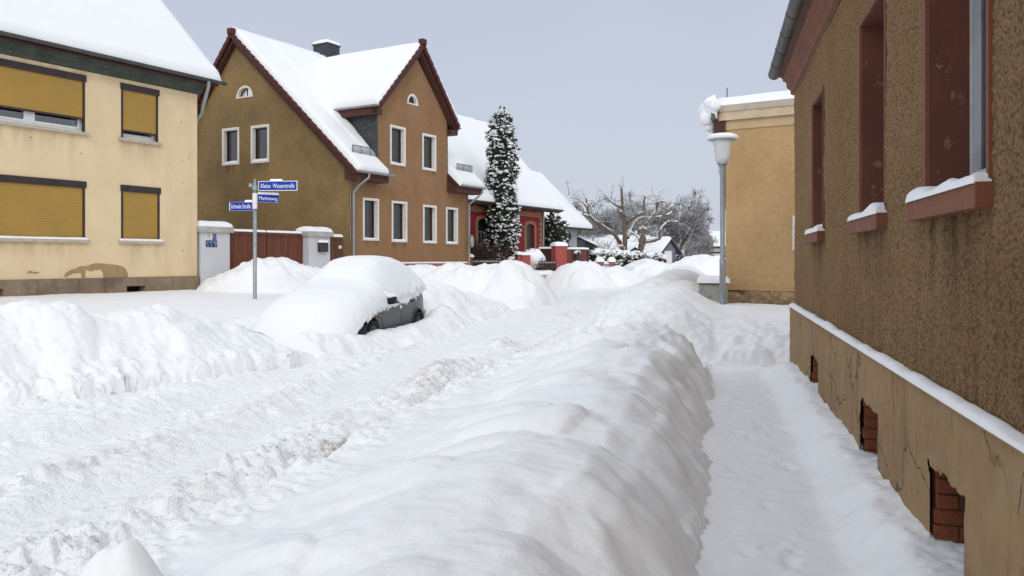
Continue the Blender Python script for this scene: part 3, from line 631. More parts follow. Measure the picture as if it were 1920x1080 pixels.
# ================================================================== brown house with two gables
def verge(F, pts, o0, o1, mb, thick=.16, step=.33):
    """stepped tiles along a rake; pts=(t,z) low to high"""
    (a, za), (b, zb) = pts; L_ = math.hypot(b - a, zb - za); n = max(1, int(L_ / step)); dt = (b - a) / L_; dz = (zb - za) / L_; nx, nz = -dz, dt
    if nz < 0: nx, nz = -nx, -nz
    for i in range(n):
        s0 = L_ * i / n; s1 = L_ * (i + 1) / n + .04; e = .035
        q = [(a + dt * s0 + nx * e, za + dz * s0 + nz * e), (a + dt * s1, za + dz * s1), (a + dt * s1 - nx * thick, za + dz * s1 - nz * thick), (a + dt * s0 - nx * (thick - e), za + dz * s0 - nz * (thick - e))]
        mb.ext_o(F, q, o0 - .004 * (i % 2), o1 + .004 * (i % 2))
    return mb
def brown_house():
    A = (.506, .862); F = Fr((-5.9, 30), A); S = Fr((-5.9, 30), (-.862, .506), (-.506, -.862))     # S: gable wall, t runs back from the street
    h = thing('house', 'brown two-gabled house with white-framed windows and a slate chimney', 'house', F.p(4, -5, .6))
    RG = (5.86, 10.50); sl = .905; EV = 5.26
    wins = [(.73, 1.65, 2.32, 3.91), (2.42, 3.39, 2.29, 3.90), (4.45, 5.40, 2.28, 3.86), (6.09, 6.98, 2.27, 3.85), (2.32, 3.29, 5.30, 6.84), (4.40, 5.36, 5.29, 6.79)]
    lun = arch(3.75, 7.83, .36, 14, .44)
    MB().poly(F, [(0, 1.47), (7.82, 1.47), (7.82, 5.2), (6.17, 5.2), (6.17, 7.55), (4.17 - .3, 9.95), (3.87, 10.0), (1.58, 7.55), (1.58, 5.2), (0, 5.2)],
              [rect(*w) for w in wins] + [lun], 0, .22).build('wall', M_BRN, h)
    MB().poly(F, rect(-.03, 7.85, GZ, 1.45), (), .05).add([F.p(-.03, .05, 1.45), F.p(7.85, .05, 1.45), F.p(7.85, 0, 1.46), F.p(-.03, 0, 1.46)], [(0, 1, 2, 3)]).build('plinth', M_BRICKP, h)
    snow_sheet([F.p(0, .07, 1.46), F.p(7.8, .07, 1.46), F.p(7.8, 0, 1.46), F.p(0, 0, 1.46)], .05, 60, 4, .008, 'snow_cap', h, er=.03)
    gw = [(4.07, 5.08, 5.39, 6.87), (5.74, 6.73, 5.40, 6.89)]; gl = arch(5.44, 8.02, .47, 14, .48)
    MB().poly(S, [(0, GZ), (11.2, GZ), (11.2, 4.9), (8.08, 7.9), (5.86, 10.42), (0, 5.2)], [rect(*w) for w in gw] + [gl], 0, .22).build('wall', M_GAB, h)
    MB().poly(F, rect(0, 7.82, GZ, 5), (), -11.2).build('wall', M_GAB, h)
    MB().add([F.p(7.82, 0, GZ), F.p(7.82, -11.2, GZ), F.p(7.82, -11.2, 4.9), F.p(7.82, -5.86, 10.4), F.p(7.82, 0, 5.2)], [(0, 1, 2, 3, 4)]).build('wall', M_GAB, h)
    for i, w in enumerate(wins): sash(F, h, *w, mull=None, sur=.085)
    for w in gw: sash(S, h, *w, rd=.15, sur=.10, snow=.09)
    for FF, cx, z0, r, hh in ((F, 3.75, 7.83, .36, .44), (S, 5.44, 8.02, .47, .48)):
        o_ = arch(cx, z0, r, 14, hh); i_ = arch(cx, z0 + .05, r - .09, 14, hh - .13)
        lw = MB().ring(FF, o_, i_, -.2, .02).build('half_round_window', M_WHITE, h)
        MB().ring(FF, i_, arch(cx, z0 + .09, r - .14, 14, hh - .2), -.16, -.12).box(FF, cx - .015, cx + .015, -.15, -.12, z0 + .06, z0 + hh - .1).build('frame', M_DWOOD, lw)
        MB().add([FF.p(t, -.14, z) for t, z in i_], [tuple(range(len(i_)))]).build('pane', M_GLASS, lw)
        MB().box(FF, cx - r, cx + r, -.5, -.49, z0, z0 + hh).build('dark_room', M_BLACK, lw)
    # --- main roof
    def zf(s): return 10.58 - (5.86 - s) * sl                        # front slope height at s behind the facade
    def quad(t0, t1, s0, s1, dz=0): return [F.p(t0, -s0, zf(s0) + dz), F.p(t1, -s0, zf(s0) + dz), F.p(t1, -s1, zf(s1) + dz), F.p(t0, -s1, zf(s1) + dz)]
    rf = MB(); T0, T1 = -.28, 8.12
    for (t0, t1, s0) in ((T0, 1.58, -.55), (1.58, 6.17, 2.2), (6.17, T1, -.55)):
        P = quad(t0, t1, s0, 5.86); Q = quad(t0, t1, s0, 5.86, -.14); rf.add(P + Q, [(0, 1, 2, 3), (7, 6, 5, 4), (0, 4, 5, 1), (1, 5, 6, 2), (3, 7, 4, 0)])
    bk = lambda s: 10.58 - (s - 5.86) * 1.2
    P = [F.p(t, -s, bk(s) - d) for d in (0, .14) for (t, s) in ((T0, 5.86), (T1, 5.86), (T1, 11.0), (T0, 11.0))]
    rf.add(P, [(0, 1, 2, 3), (7, 6, 5, 4), (0, 4, 5, 1), (1, 5, 6, 2), (2, 6, 7, 3), (3, 7, 4, 0)])
    ro = rf.build('roof', M_TILE, h)
    up = (.55, -.3, .75)
    snow_sheet(quad(T0 + .05, 1.50, -.62, 5.92, .03), .22, 24, 60, .04, 'roof_snow', ro, SNOW_ROOF, up=up, er=.2, nf=.9)
    snow_sheet(quad(1.3, 6.4, 2.0, 5.92, .03), .22, 30, 30, .03, 'roof_snow', ro, SNOW_ROOF, up=up, er=.2, nf=.9)
    snow_sheet(quad(6.25, T1 + .04, -.62, 5.92, .03), .22, 20, 50, .04, 'roof_snow', ro, SNOW_ROOF, up=up, er=.2, nf=.9)
    B = [F.p(t, -s, bk(s) + .03) for (t, s) in ((T0 + .02, 11.1), (T1, 11.1), (T1, 5.8), (T0 + .02, 5.8))]
    snow_sheet(B, .40, 30, 40, .04, 'roof_snow', ro, SNOW_ROOF, up=(-.3, .1, .8), er=.2, nf=.9)
    # verges of the left gable: tiles and the brown board under them
    v = MB(); verge(S, ((-.6, zf(-.6) - .0), (5.86, 10.60)), .24, .36, v); verge(S, ((11.0, bk(11.0)), (5.86, 10.60)), .24, .36, v)
    v.ext_o(S, rect(5.72, 6.0, 10.52, 10.75), .20, .40); v.build('verge_tiles', M_TILE, ro)
    sb = MB()
    for (a, za), (b, zb) in (((-.55, zf(-.55) - .16), (5.86, 10.40)), ((11.0, bk(11.0) - .18), (5.86, 10.40))):
        sb.ext_o(S, [(a, za), (b, zb), (b, zb - .20), (a, za - .20)], -.01, .23)
    sb.build('barge_board', M_SOFF, ro)
    # boxed eaves, gutters, snow guards either side of the cross gable
    for (t0, t1, g0, g1) in ((-.24, 1.60, -.32, 1.86), (6.17, 8.08, 6.30, 8.22)):
        MB().ext_t(F, [(.52, zf(-.55) - .13), (.52, zf(-.55) - .30), (.0, zf(-.55) - .30), (-.05, zf(0) - .16)], t0, t1).build('boxed_eave', M_SOFF, ro)
        half_gutter(F, g0, g1, .64, zf(-.55) + .02, .08, M_ZINC, h)
        sg = MB(); a, b = (t0 + .25, min(t1, 1.6) - .15) if t0 < 1 else (t0 + .55, t1 - .15)
        n = int((b - a) / .062)
        for i in range(n + 1):
            t = a + (b - a) * i / n; th = .014 if i % 8 else .03
            sg.box(F, t - th / 2, t + th / 2, .13, .145, zf(-.14) + .26, zf(-.14) + .62)
        sg.box(F, a, b, .125, .15, zf(-.14) + .60, zf(-.14) + .625); sg.box(F, a, b, .125, .15, zf(-.14) + .30, zf(-.14) + .32)
        sg.build('snow_guard', M_ZINCD, ro)
    # --- cross gable roof
    ce, cr, ct = 7.45, 10.28, 4.02
    CT = ((1.28, 7.42), (ct, cr), (6.62, 7.28))                       # left eave, ridge, right eave in (t,z)
    cs = MB()
    for (a, za), (b, zb), s1 in ((CT[0], CT[1], 5.6), (CT[2], CT[1], 5.6)):
        cs.add([F.p(a, .30, za), F.p(b, .30, zb), F.p(b, -5.5, zb), F.p(a, -2.35, za), F.p(a, .30, za - .13), F.p(b, .30, zb - .13), F.p(b, -5.5, zb - .13), F.p(a, -2.35, za - .13)],
               [(0, 1, 2, 3), (4, 5, 6, 7), (0, 1, 5, 4), (0, 3, 7, 4)])
    cro = cs.build('roof', M_TILE, h)
    L0, Rg, R0 = CT
    snow_sheet([F.p(L0[0] - .06, .33, L0[1] + .0), F.p(L0[0] - .06, -2.7, L0[1]), F.p(Rg[0] + .04, -5.9, Rg[1]), F.p(Rg[0] + .04, .33, Rg[1])], .20, 46, 34, .035, 'roof_snow', cro, SNOW_ROOF, up=(-.3, -.4, .8), er=.18, nf=.9, sag=.02)
    snow_sheet([F.p(R0[0] + .06, .33, R0[1] + .0), F.p(R0[0] + .06, -2.7, R0[1]), F.p(Rg[0] - .04, -5.9, Rg[1]), F.p(Rg[0] - .04, .33, Rg[1])], .30, 46, 34, .035, 'roof_snow', cro, SNOW_ROOF, up=(.3, .4, .8), er=.18, nf=.9)
    v = MB(); verge(F, ((L0[0], L0[1] + .04), (Rg[0], Rg[1] + .04)), .26, .38, v); verge(F, ((R0[0], R0[1] + .04), (Rg[0], Rg[1] + .04)), .26, .38, v)
    v.ext_o(F, rect(Rg[0] - .13, Rg[0] + .13, Rg[1] - .02, Rg[1] + .2), .2, .42); v.build('verge_tiles', M_TILE, cro)
    sb = MB()
    for (a, za), (b, zb) in ((L0, Rg), (R0, Rg)): sb.ext_o(F, [(a, za - .12), (b, zb - .12), (b, zb - .36), (a, za - .30)], -.01, .25)
    sb.build('barge_board', M_SOFF, cro)
    for sgn, te, ze in ((-1, L0[0], L0[1]), (1, R0[0], R0[1])):
        tw = 1.58 if sgn < 0 else 6.17
        MB().box(F, min(te, tw) + .0, max(te, tw), -2.3, .24, ze - .34, ze - .13).build('boxed_eave', M_SOFF, cro)
        G = Fr(F.p(te + sgn * .06, 0, 0)[:2], F.N, (F.A[0] * sgn, F.A[1] * sgn))
        half_gutter(G, -2.35, .36, .0, ze + .0, .07, M_ZINC, cro)
        s_ = [F.p(tw, .0, zf(0) - .1), F.p(tw, -2.6, zf(2.6) - .05), F.p(tw, -2.6, 7.5), F.p(tw, 0, 7.5)]
        ck = MB().add(s_, [(0, 1, 2, 3)]); ck.box(F, tw - .05 if sgn < 0 else tw - .01, tw + .01 if sgn < 0 else tw + .05, -.08, .004, zf(0) - .1 if sgn < 0 else 5.2, 7.3); ck.build('slate_cheek', M_SLATE, h)
    # drift of snow against the slate cheek
    dq = [F.p(.75, -.35, zf(.35) + .10), F.p(1.60, -.05, zf(.05) + .12), F.p(1.62, -2.5, zf(2.5) + .42), F.p(.75, -2.7, zf(2.7) + .10)]
    snow_sheet(dq, .16, 16, 24, .07, 'roof_snow', ro, SNOW, up=up, er=.3, nf=1.6)
    # chimney
    c0 = (2.25, -5.5)
    ch = MB().box(F, 4.75, 5.55, -6.35, -5.5, 9.4, 11.25).build('chimney', M_SLATE, h)
    MB().box(F, 4.71, 5.59, -6.39, -5.46, 11.25, 11.32).build('chimney_cap', M_ZINCD, ch)
    snow_sheet([F.p(4.7, -5.45, 11.32), F.p(5.6, -5.45, 11.32), F.p(5.6, -6.4, 11.32), F.p(4.7, -6.4, 11.32)], .2, 14, 14, .05, 'snow_cap', ch, er=.45)
    # downpipes
    zg = zf(-.55)
    for t0, g in ((.02, .10), (8.0, 7.70)):
        P = [F.p(t0 + (.32 if t0 < 1 else 0), .64, zg - .05), F.p(t0 + (.3 if t0 < 1 else 0), .64, zg - .2), F.p((t0 + g) / 2 + .05, .40, zg - .45), F.p(g, .12, zg - .72), F.p(g, .12, zg - 1.0), F.p(g, .12, .3)]
        dp = MB().tube(P, .047, 10)
        for zz in (zg - 1.1, 3.6, 2.4): dp.tube([F.p(g, .12, zz), F.p(g, .12, zz + .05)], .056, 10)
        dp.build('downpipe', M_ZINC, h)
    bx = MB(); bx.lathe(F.p(7.72, .24, 2.15), [(0, 0), (.07, .0), (.10, .12), (.11, .35), (.06, .5), (0, .55)], 12); bx.build('downpipe_filter', M_ZINC, h)
    MB().tube([F.p(.02, .03, 2.2), F.p(.02, .03, 5.0)], .012, 6).build('lightning_rod_wire', M_ZINC, h)
brown_house()
# ================================================================== gate between the two houses
def gate_line():
    F = Fr((-9.33, 24.5), (.529, .848))
    def pillar(t0, t1, o0, o1, ztop, lab):
        h = thing('gate_pillar', lab, 'gate pillar', F.p((t0 + t1) / 2, 0, .6))
        MB().box(F, t0, t1, o0, o1, GZ, ztop).build('shaft', M_WPL, h)
        c = MB().box(F, t0 - .09, t1 + .09, o0 - .09, o1 + .09, ztop, ztop + .17).build('coping', M_COP, h)
        snow_sheet([F.p(t0 - .08, o1 + .08, ztop + .17), F.p(t1 + .08, o1 + .08, ztop + .17), F.p(t1 + .08, o0 - .08, ztop + .17), F.p(t0 - .08, o0 - .08, ztop + .17)], .17, 24, 16, .03, 'snow_cap', c, er=.28)
        return h
    p1 = pillar(.10, 1.16, -.45, .02, 2.43, 'broad white rendered gate pillar with small blue tiles beside the cream house')
    p2 = pillar(4.38, 5.40, -.40, .10, 2.40, 'white gate pillar with a dark letter box, snow cap on top')
    # blue and white tile plate
    tl = MB().box(F, .285, .515, .021, .035, 2.19, 2.375); t1o = tl.build('tile', M_WHITE, p1, 'white tile with dark strokes')
    mk = MB()
    for (a, b, c, d) in ((.33, .345, 2.335, 2.35), (.36, .44, 2.34, 2.35), (.33, .41, 2.31, 2.318), (.33, .338, 2.28, 2.318), (.33, .39, 2.272, 2.28), (.42, .43, 2.29, 2.33), (.43, .46, 2.31, 2.318), (.40, .41, 2.225, 2.265), (.41, .435, 2.222, 2.23), (.44, .455, 2.225, 2.24)): mk.box(F, a, b, .035, .038, c, d)
    mk.build('marks', M_BLUE2, t1o)
    t2 = MB().box(F, .525, .655, .021, .035, 2.19, 2.375).build('tile', M_BLUE2, p1, 'blue tile with white marks'); t3 = MB().box(F, .285, .685, .021, .035, 1.985, 2.18).build('tile', M_BLUE2, p1, 'blue tile row with white marks')
    mk = MB(); rr = random.Random(5)
    for (cx, cz) in ((.56, 2.33), (.625, 2.315), (.565, 2.27), (.60, 2.225)): mk.ring(F, rect(cx - .022, cx + .022, cz - .018, cz + .018), rect(cx - .012, cx + .016, cz - .006, cz + .010), .035, .038)
    mk.build('marks', M_PBLUE, t2)
    mk = MB()
    for (cx, cz) in ((.32, 2.14), (.39, 2.135), (.46, 2.14), (.53, 2.135), (.60, 2.14), (.66, 2.125), (.33, 2.08), (.46, 2.08), (.61, 2.09), (.65, 2.075), (.36, 2.03), (.49, 2.03), (.62, 2.03)):
        a = rr.uniform(.012, .024); mk.ring(F, rect(cx - a, cx + a, cz - .02, cz + .02), rect(cx - a + .009, cx + a - .004, cz - .008, cz + .013), .035, .038)
    mk.build('marks', M_PBLUE, t3)
    mb_ = MB().box(F, 4.80, 5.19, .10, .22, 1.87, 2.20); lb = mb_.build('letter_box', M_LBOX, p2)
    MB().box(F, 4.84, 5.15, .221, .226, 2.12, 2.15).build('flap', M_DKBOX, lb)
    snow_sheet([F.p(4.78, .24, 2.2), F.p(5.21, .24, 2.2), F.p(5.21, .10, 2.2), F.p(4.78, .10, 2.2)], .09, 12, 8, .02, 'snow_cap', lb, er=.1)
    g = thing('gate', 'wide red-brown boarded double gate between the two white pillars', 'gate', F.p(2.7, -.1, .6))
    for a, b in ((1.18, 2.75), (2.79, 4.37)):
        lf = MB().box(F, a, b, -.22, -.17, .5, 2.50).build('gate_leaf', M_GATE, g)
        MB().box(F, a, b, -.17, -.135, 2.40, 2.50).build('top_rail', M_GATE, lf)
        snow_sheet([F.p(a, -.13, 2.5), F.p(b, -.13, 2.5), F.p(b, -.23, 2.5), F.p(a, -.23, 2.5)], .06, 30, 5, .015, 'snow_cap', lf, er=.05)
    d = thing('garden_door', 'narrow brown boarded garden door numbered 15 against the brown house', 'door', F.p(5.8, -.1, .6))
    dl = MB().box(F, 5.42, 6.22, -.18, -.12, .5, 2.40).build('door_leaf', M_DOOR, d)
    MB().box(F, 5.42, 6.22, -.12, -.09, 2.32, 2.42).build('top_rail', M_DOOR, dl)
    snow_sheet([F.p(5.4, -.06, 2.42), F.p(6.24, -.06, 2.42), F.p(6.24, -.2, 2.42), F.p(5.4, -.2, 2.42)], .09, 20, 6, .015, 'snow_cap', dl, er=.08)
    text_mesh('15', .15, .8, F, 5.78, -.118, 2.10, dl, M_DKBOX, 'house_number')
    hd = MB().lathe(F.p(6.08, -.08, 1.98), [(0, 0), (.05, .01), (.07, .06), (.05, .12), (0, .14)], 12).build('handle', M_WHITE, dl)
M_WPL = M('white_render', (.60, .61, .63), .85, [(1.5, .4, .7, (.54, .55, .58)), (8, .6, .8, (.47, .48, .50))], [(60, .3, .005)])
M_COP = M('weathered_coping', (.50, .49, .46), .85, [(4, .4, .65, (.36, .35, .33)), (12, .5, .7, (.24, .23, .21), (1, 1, 3))], [(30, .4, .01)])
M_BLUE2 = M('dark_blue_enamel', (.012, .035, .16), .3)
M_PBLUE = M('pale_blue_enamel', (.42, .52, .66), .4)
M_LBOX = M('dark_letter_box', (.045, .038, .042), .45, [(8, .4, .7, (.06, .05, .05))])
gate_line()
# ================================================================== near house on the right
AW = (.245, 1.0)
M_RC = None
def roughcast_near():
    b = NB('coarse_roughcast'); n1 = b.noise(50, 6, None, .75); n2 = b.noise(1.1, 4)
    c = b.mix(b.rng(n1, .30, .68), (.215, .135, .066), (.47, .305, .16)); c = b.mix(b.rng(n2, .35, .7, 0, .6), c, (.26, .15, .068))
    c = b.mix(b.rng(b.noise(120, 3), .62, .75, 0, .5), c, (.33, .25, .16))
    z = b.pos(2); st = b.rng(b.noise(5, 4, (3, 3, .25)), .5, .75)                                         # damp streaks low on the wall
    c = b.mix(b.math('MULTIPLY', b.math('MULTIPLY', st, b.rng(z, 1.0, 1.75, .9, 0)), .6), c, (.05, .034, .022))
    c = b.drips(c, (.055, .036, .02), (0, 0), (0, 1), [(4.05, .66, 1.82, .55), (6.1, .6, 1.82, .6), (9.25, .56, 1.8, .6)], (7, 7, .45), .85)
    v = b.n('ShaderNodeTexVoronoi'); v.inputs['Scale'].default_value = 55; b.l(b.tc.outputs['Object'], v.inputs['Vector'])
    c = b.mix(b.rng(v.outputs['Distance'], .4, .8, 0, .6), c, (.06, .038, .02))  # pit dirt, also darkened in the colour to deepen weak bump shading
    b.color(c); b.b.inputs['Roughness'].default_value = .95; b.b.inputs['Specular IOR Level'].default_value = .15
    b.bump(n1, 1.0, .02); b.bump(b.math('MULTIPLY', v.outputs['Distance'], -1), .6, .012); return b.m
M_RC = roughcast_near()
def plinth_near():
    b = NB('cracked_cement_plinth'); n2 = b.noise(1.4, 5)
    c = b.mix(b.rng(n2, .35, .65), (.34, .215, .10), (.25, .155, .07)); c = b.mix(b.rng(b.noise(7, 6), .48, .72), c, (.32, .23, .13))
    c = b.mix(b.rng(b.noise(3, 5, (3, 3, .3)), .55, .75, 0, .7), c, (.10, .068, .036))
    vn = b.n('ShaderNodeTexVoronoi'); vn.feature = 'DISTANCE_TO_EDGE'; vn.inputs['Scale'].default_value = 1.9
    mp = b.n('ShaderNodeMix'); mp.data_type = 'VECTOR'; mp.inputs[0].default_value = .22
    nz = b.n('ShaderNodeTexNoise'); nz.inputs['Scale'].default_value = 3.5; nz.inputs['Detail'].default_value = 6; b.l(b.tc.outputs['Object'], nz.inputs[0])
    b.l(b.tc.outputs['Object'], mp.inputs[4]); b.l(nz.outputs['Color'], mp.inputs[5]); b.l(mp.outputs[1], vn.inputs['Vector'])
    cr = b.math('MULTIPLY', b.rng(vn.outputs['Distance'], .0, .012, 1, 0), b.rng(b.noise(1.2, 3), .47, .56))
    c = b.mix(b.math('MULTIPLY', cr, .7), c, (.06, .04, .025)); b.color(c); b.b.inputs['Roughness'].default_value = .93
    b.bump(b.math('MULTIPLY', cr, -1), .9, .02); b.bump(b.noise(6, 6, None, .65), .6, .035); b.bump(b.noise(70, 4), .5, .006); return b.m
M_PN = plinth_near()
def peel(name, c1, c2, under=(.30, .17, .08)):
    b = NB(name); c = b.mix(b.rng(b.noise(2, 4), .35, .65), c1, c2)
    f = b.math('MULTIPLY', b.rng(b.noise(9, 7, (1, 1, .7), .72), .60, .63), b.rng(b.noise(1.6, 3), .42, .55)); c = b.mix(f, c, under)
    b.color(c); b.b.inputs['Roughness'].default_value = .7; b.bump(b.math('MULTIPLY', f, -1), .6, .004); b.bump(b.noise(30, 4), .35, .008); return b.m
M_PEEL = peel('peeling_red_brown_paint', (.125, .036, .017), (.095, .026, .012))
M_PEEL2 = peel('worn_red_brown_trim', (.19, .062, .028), (.145, .047, .022), (.28, .19, .12))
def wall_grid(F, t0, t1, z0, z1, holes, dt_fn, dz, dispf, o=0.0, jag=None):
    ts = [t0]
    while ts[-1] < t1: ts.append(ts[-1] + dt_fn(ts[-1]))
    ts[-1] = t1; ts = np.array(ts); zs = np.linspace(z0, z1, int((z1 - z0) / dz) + 1)
    for a, b, c, d in holes:
        for q in (a, b): ts[np.argmin(abs(ts - q))] = q
        for q in (c, d): zs[np.argmin(abs(zs - q))] = q
    T, Z = np.meshgrid(ts, zs); cm = (T[:-1, :-1] + T[1:, 1:]) / 2; cz = (Z[:-1, :-1] + Z[1:, 1:]) / 2
    keep = np.ones(cm.shape, bool); hd = np.full(T.shape, 9.)
    for i, (a, b, c, d) in enumerate(holes):
        dd = np.maximum(np.maximum(a - cm, cm - b), np.maximum(c - cz, cz - d))
        if jag: dd = dd - jag * np.clip(fbm(cm * 9, cz * 9, 3, 300 + i), -.2, 1) * 2 - (jag * 1.2 if True else 0) * np.clip(fbm(cm * 3, cz * 3, 2, 310 + i), 0, 1)
        keep &= dd > 0
        hd = np.minimum(hd, np.maximum(np.maximum(a - T, T - b), np.maximum(c - Z, Z - d)))
    D = dispf(T, Z) * np.clip(hd / .03, 0, 1); idx = np.arange(T.size).reshape(T.shape)
    X = F.O[0] + T * F.A[0] + (o + D) * F.N[0]; Y = F.O[1] + T * F.A[1] + (o + D) * F.N[1]
    f = np.stack([idx[:-1, :-1], idx[:-1, 1:], idx[1:, 1:], idx[1:, :-1]], -1)[keep]
    mb = MB(); mb.add(np.stack([X, Y, Z], -1).reshape(-1, 3).tolist(), f.tolist(), True); return mb
def near_house():
    Lw = math.hypot(*AW); F = Fr((1.154, 0), AW, (-1 / Lw, .245 / Lw)); k = Lw                                # t = Y * k
    h = thing('house', 'rough brown plastered house with red-brown window reveals at the right edge', 'house', F.p(7, -3, .0))
    T1 = 11.9 * k; wh = [(3.47 * k, 4.47 * k, 1.93, 3.42), (5.56 * k, 6.5 * k, 1.92, 3.43), (8.74 * k, 9.66 * k, 1.91, 3.39), (1.3 * k, 2.25 * k, 1.93, 3.42)]
    def disp(T, Z): return .010 * fbm(T * 36, Z * 36, 3, 401, .65) + .008 * np.clip(fbm(T * 15, Z * 15, 2, 402), -.3, 1) + .012 * fbm(T * 1.2, Z * 1.2, 2, 403)
    wall_grid(F, 2.4, T1, .93, 4.05, wh, lambda t: max(.0085, .0027 * t), .011, disp).build('wall', M_RC, h)
    MB().box(F, -2, 2.4, -.2, .0, .93, 4.1).build('wall', M_RC, h)
    MB().box(F, T1 - .02, T1, -7, -.02, GZ, 4.05).box(F, -2, T1, -7, -6.98, GZ, 4.05).box(F, -2, -1.98, -7, 0, GZ, 4.05).build('wall', M_RC, h)
    # plinth with broken brick niches
    nh = [(3.58 * k, 4.16 * k, .14, .56), (5.50 * k, 6.14 * k, .14, .57), (8.68 * k, 9.32 * k, .12, .52)]
    wall_grid(F, 2.2, T1 + .02, -.3, .925, nh, lambda t: max(.0085, .003 * t), .012, lambda T, Z: .014 * fbm(T * 2.5, Z * 2.5, 4, 411) + .004 * fbm(T * 22, Z * 22, 3, 412), .065, jag=.018).build('plinth', M_PN, h)
    MB().box(F, -2, 2.2, -.2, .06, -.3, .925).build('plinth', M_PN, h)
    MB().box(F, T1, T1 + .02, -7, .06, -.3, .925).build('plinth', M_PN, h)
    MB().add([F.p(-2, .085, .925), F.p(T1 + .02, .085, .925), F.p(T1 + .02, -.02, .945), F.p(-2, -.02, .945)], [(0, 1, 2, 3)]).build('plinth_ledge', M_PN, h)
    for seg, (a, b, th) in enumerate(((2.0, 5.2, .022), (5.15, 8.3, .028), (8.25, T1 + .02, .04))):
        snow_sheet([F.p(a, .078, .93), F.p(b, .078, .93), F.p(b, -.01, .935), F.p(a, -.01, .935)], th, 260, 7, .020, 'ledge_snow', h, seed=seg + 3, er=.045, nf=3.2)
    rr = random.Random(3)
    for a, b, c, d in nh:
        bk = MB().box(F, a - .30, a - .005, .012, .034, c - .1, d + .1).box(F, b + .005, b + .30, .012, .034, c - .1, d + .1).box(F, a - .3, b + .3, .012, .034, d + .002, d + .14)
        nb = bk.build('brick_niche', M_NBRICK, h)
        for side in (0, 1):
            rv = MB(); z = c - .02; i = 0                                    # coursed bricks of one reveal
            while z < d:
                for (o0, o1) in (((-.06, .045), (-.19, -.07)) if i % 2 else ((-.12, .045), (-.19, -.13))):
                    e = rr.uniform(-.008, .012)
                    if side == 0: rv.box(F, a - .08, a + .012 + e, o0, o1 + rr.uniform(-.02, .005), z, z + .066)
                    else: rv.box(F, b - .012 - e, b + .08, o0, o1 + rr.uniform(-.02, .005), z, z + .066)
                z += .078; i += 1
            rv.build('reveal_bricks', M_NBRICK2, nb)
        MB().box(F, a - .1, b + .1, -.19, .01, d, d + .03).box(F, a - .03, a, -.2, .01, c, d).box(F, b, b + .03, -.2, .01, c, d).build('mortar', M_MORT, nb)
        MB().box(F, a - .1, b + .1, -.24, -.2, c - .1, d + .1).build('dark_cellar', M_BLACK, nb)
        gr = MB()
        for q in range(14): zz = c + .03 * q; gr.box(F, a, b, -.125, -.12, zz, zz + .005)
        for q in range(int((b - a) / .03)): gr.box(F, a + .03 * q, a + .03 * q + .005, -.127, -.122, c, d)
        gr.build('grille', M_DKBOX, nb)
    for i, (a, b, c, d) in enumerate(wh):
        w_ = MB().ring(F, rect(a - .035, b + .075, c - .01, d + .05), rect(a, b, c, d), -.01, .014).build('window', M_PEEL2, h, None)
        MB().ring(F, rect(a - .03, b + .03, c - .03, d + .03), rect(a, b, c, d), -.30, -.012).build('reveal', M_PEEL, w_)
        fr = MB().ring(F, rect(a, b, c + .02, d), rect(a + .045, b - .045, c + .07, d - .05), -.27, -.205); x = (a + b) / 2
        fr.box(F, x - .04, x + .04, -.268, -.195, c + .05, d - .04)
        for (p, q) in ((a + .055, x - .045), (x + .045, b - .055)): fr.ring(F, rect(p, q, c + .08, d - .06), rect(p + .035, q - .035, c + .125, d - .105), -.255, -.19)
        MB().ring(F, rect(a + .043, b - .043, c + .068, d - .048), rect(a + .056, b - .056, c + .081, d - .061), -.206, -.200).build('groove_strip', M_TRIMS, w_)  # black strip drawn in as the shaded groove between frame and sash
        fr.build('frame', M_PVC2, w_)
        MB().box(F, a + .08, b - .08, -.24, -.235, c + .10, d - .08).build('pane', M_GLASS2, w_)
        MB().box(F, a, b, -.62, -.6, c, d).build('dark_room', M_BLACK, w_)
        cu = MB(); V = []
        for q in range(31):
            for zz in (c + .12, d): V.append(F.p(a + .1 + (b - a - .2) * q / 30, -.33 + .015 * math.sin(q * 1.3), zz))
        cu.add(V, [(2 * q, 2 * q + 2, 2 * q + 3, 2 * q + 1) for q in range(30)], True); cu.build('curtain', M_CURT2, w_)
        s0, s1 = a - .06, b + .16
        sl = MB(); n = 20
        sl.box(F, s0, s1, -.2, .075, c - .115, c - .005)
        so_ = sl.build('sill', M_PEEL2, w_)
        bv = so_.modifiers.new('bevel', 'BEVEL'); bv.width = .006; bv.segments = 2
        snow_sheet([F.p(s0, .085, c - .005), F.p(s1, .085, c - .005), F.p(b if b < s1 else s1, -.19, c), F.p(a, -.19, c)], .055, 40, 20, .045, 'snow_cap', so_, seed=9 + i, er=.07, nf=3)
        nb2 = MB().tube([F.p(a + .02, -.17, c + .005), F.p(a + .06, -.16, c + .07), F.p(a + .02, -.15, c + .12)], [.05, .05, .03], 8)
    # cornice, gutter, roof
    co = MB().ext_t(F, [(0, 3.98), (.045, 4.0), (.055, 4.06), (.10, 4.09), (.11, 4.17), (.16, 4.20), (.16, 4.30), (0, 4.32)], -2, T1 + .1).build('cornice', M_PEEL2, h)
    MB().ext_t(F, [(.16, 4.22), (.30, 4.30), (.30, 4.34), (.16, 4.34)], -2, T1 + .05).build('eave_board', M_SOFF, h)
    half_gutter(F, -2, T1 + .22, .27, 4.33, .085, M_ZINCD, h)
    rf = MB().ext_t(F, [(.24, 4.38), (-3.5, 6.9), (-7.2, 4.38), (-7.2, 4.3), (-3.5, 6.8), (.24, 4.3)], -2.2, T1 + .15).build('roof', M_TILE, h)
    snow_sheet([F.p(-2.2, .22, 4.40), F.p(T1 + .1, .22, 4.40), F.p(T1 + .1, -3.5, 6.93), F.p(-2.2, -3.5, 6.93)], .16, 40, 20, .03, 'roof_snow', rf, SNOW_ROOF, er=.3)
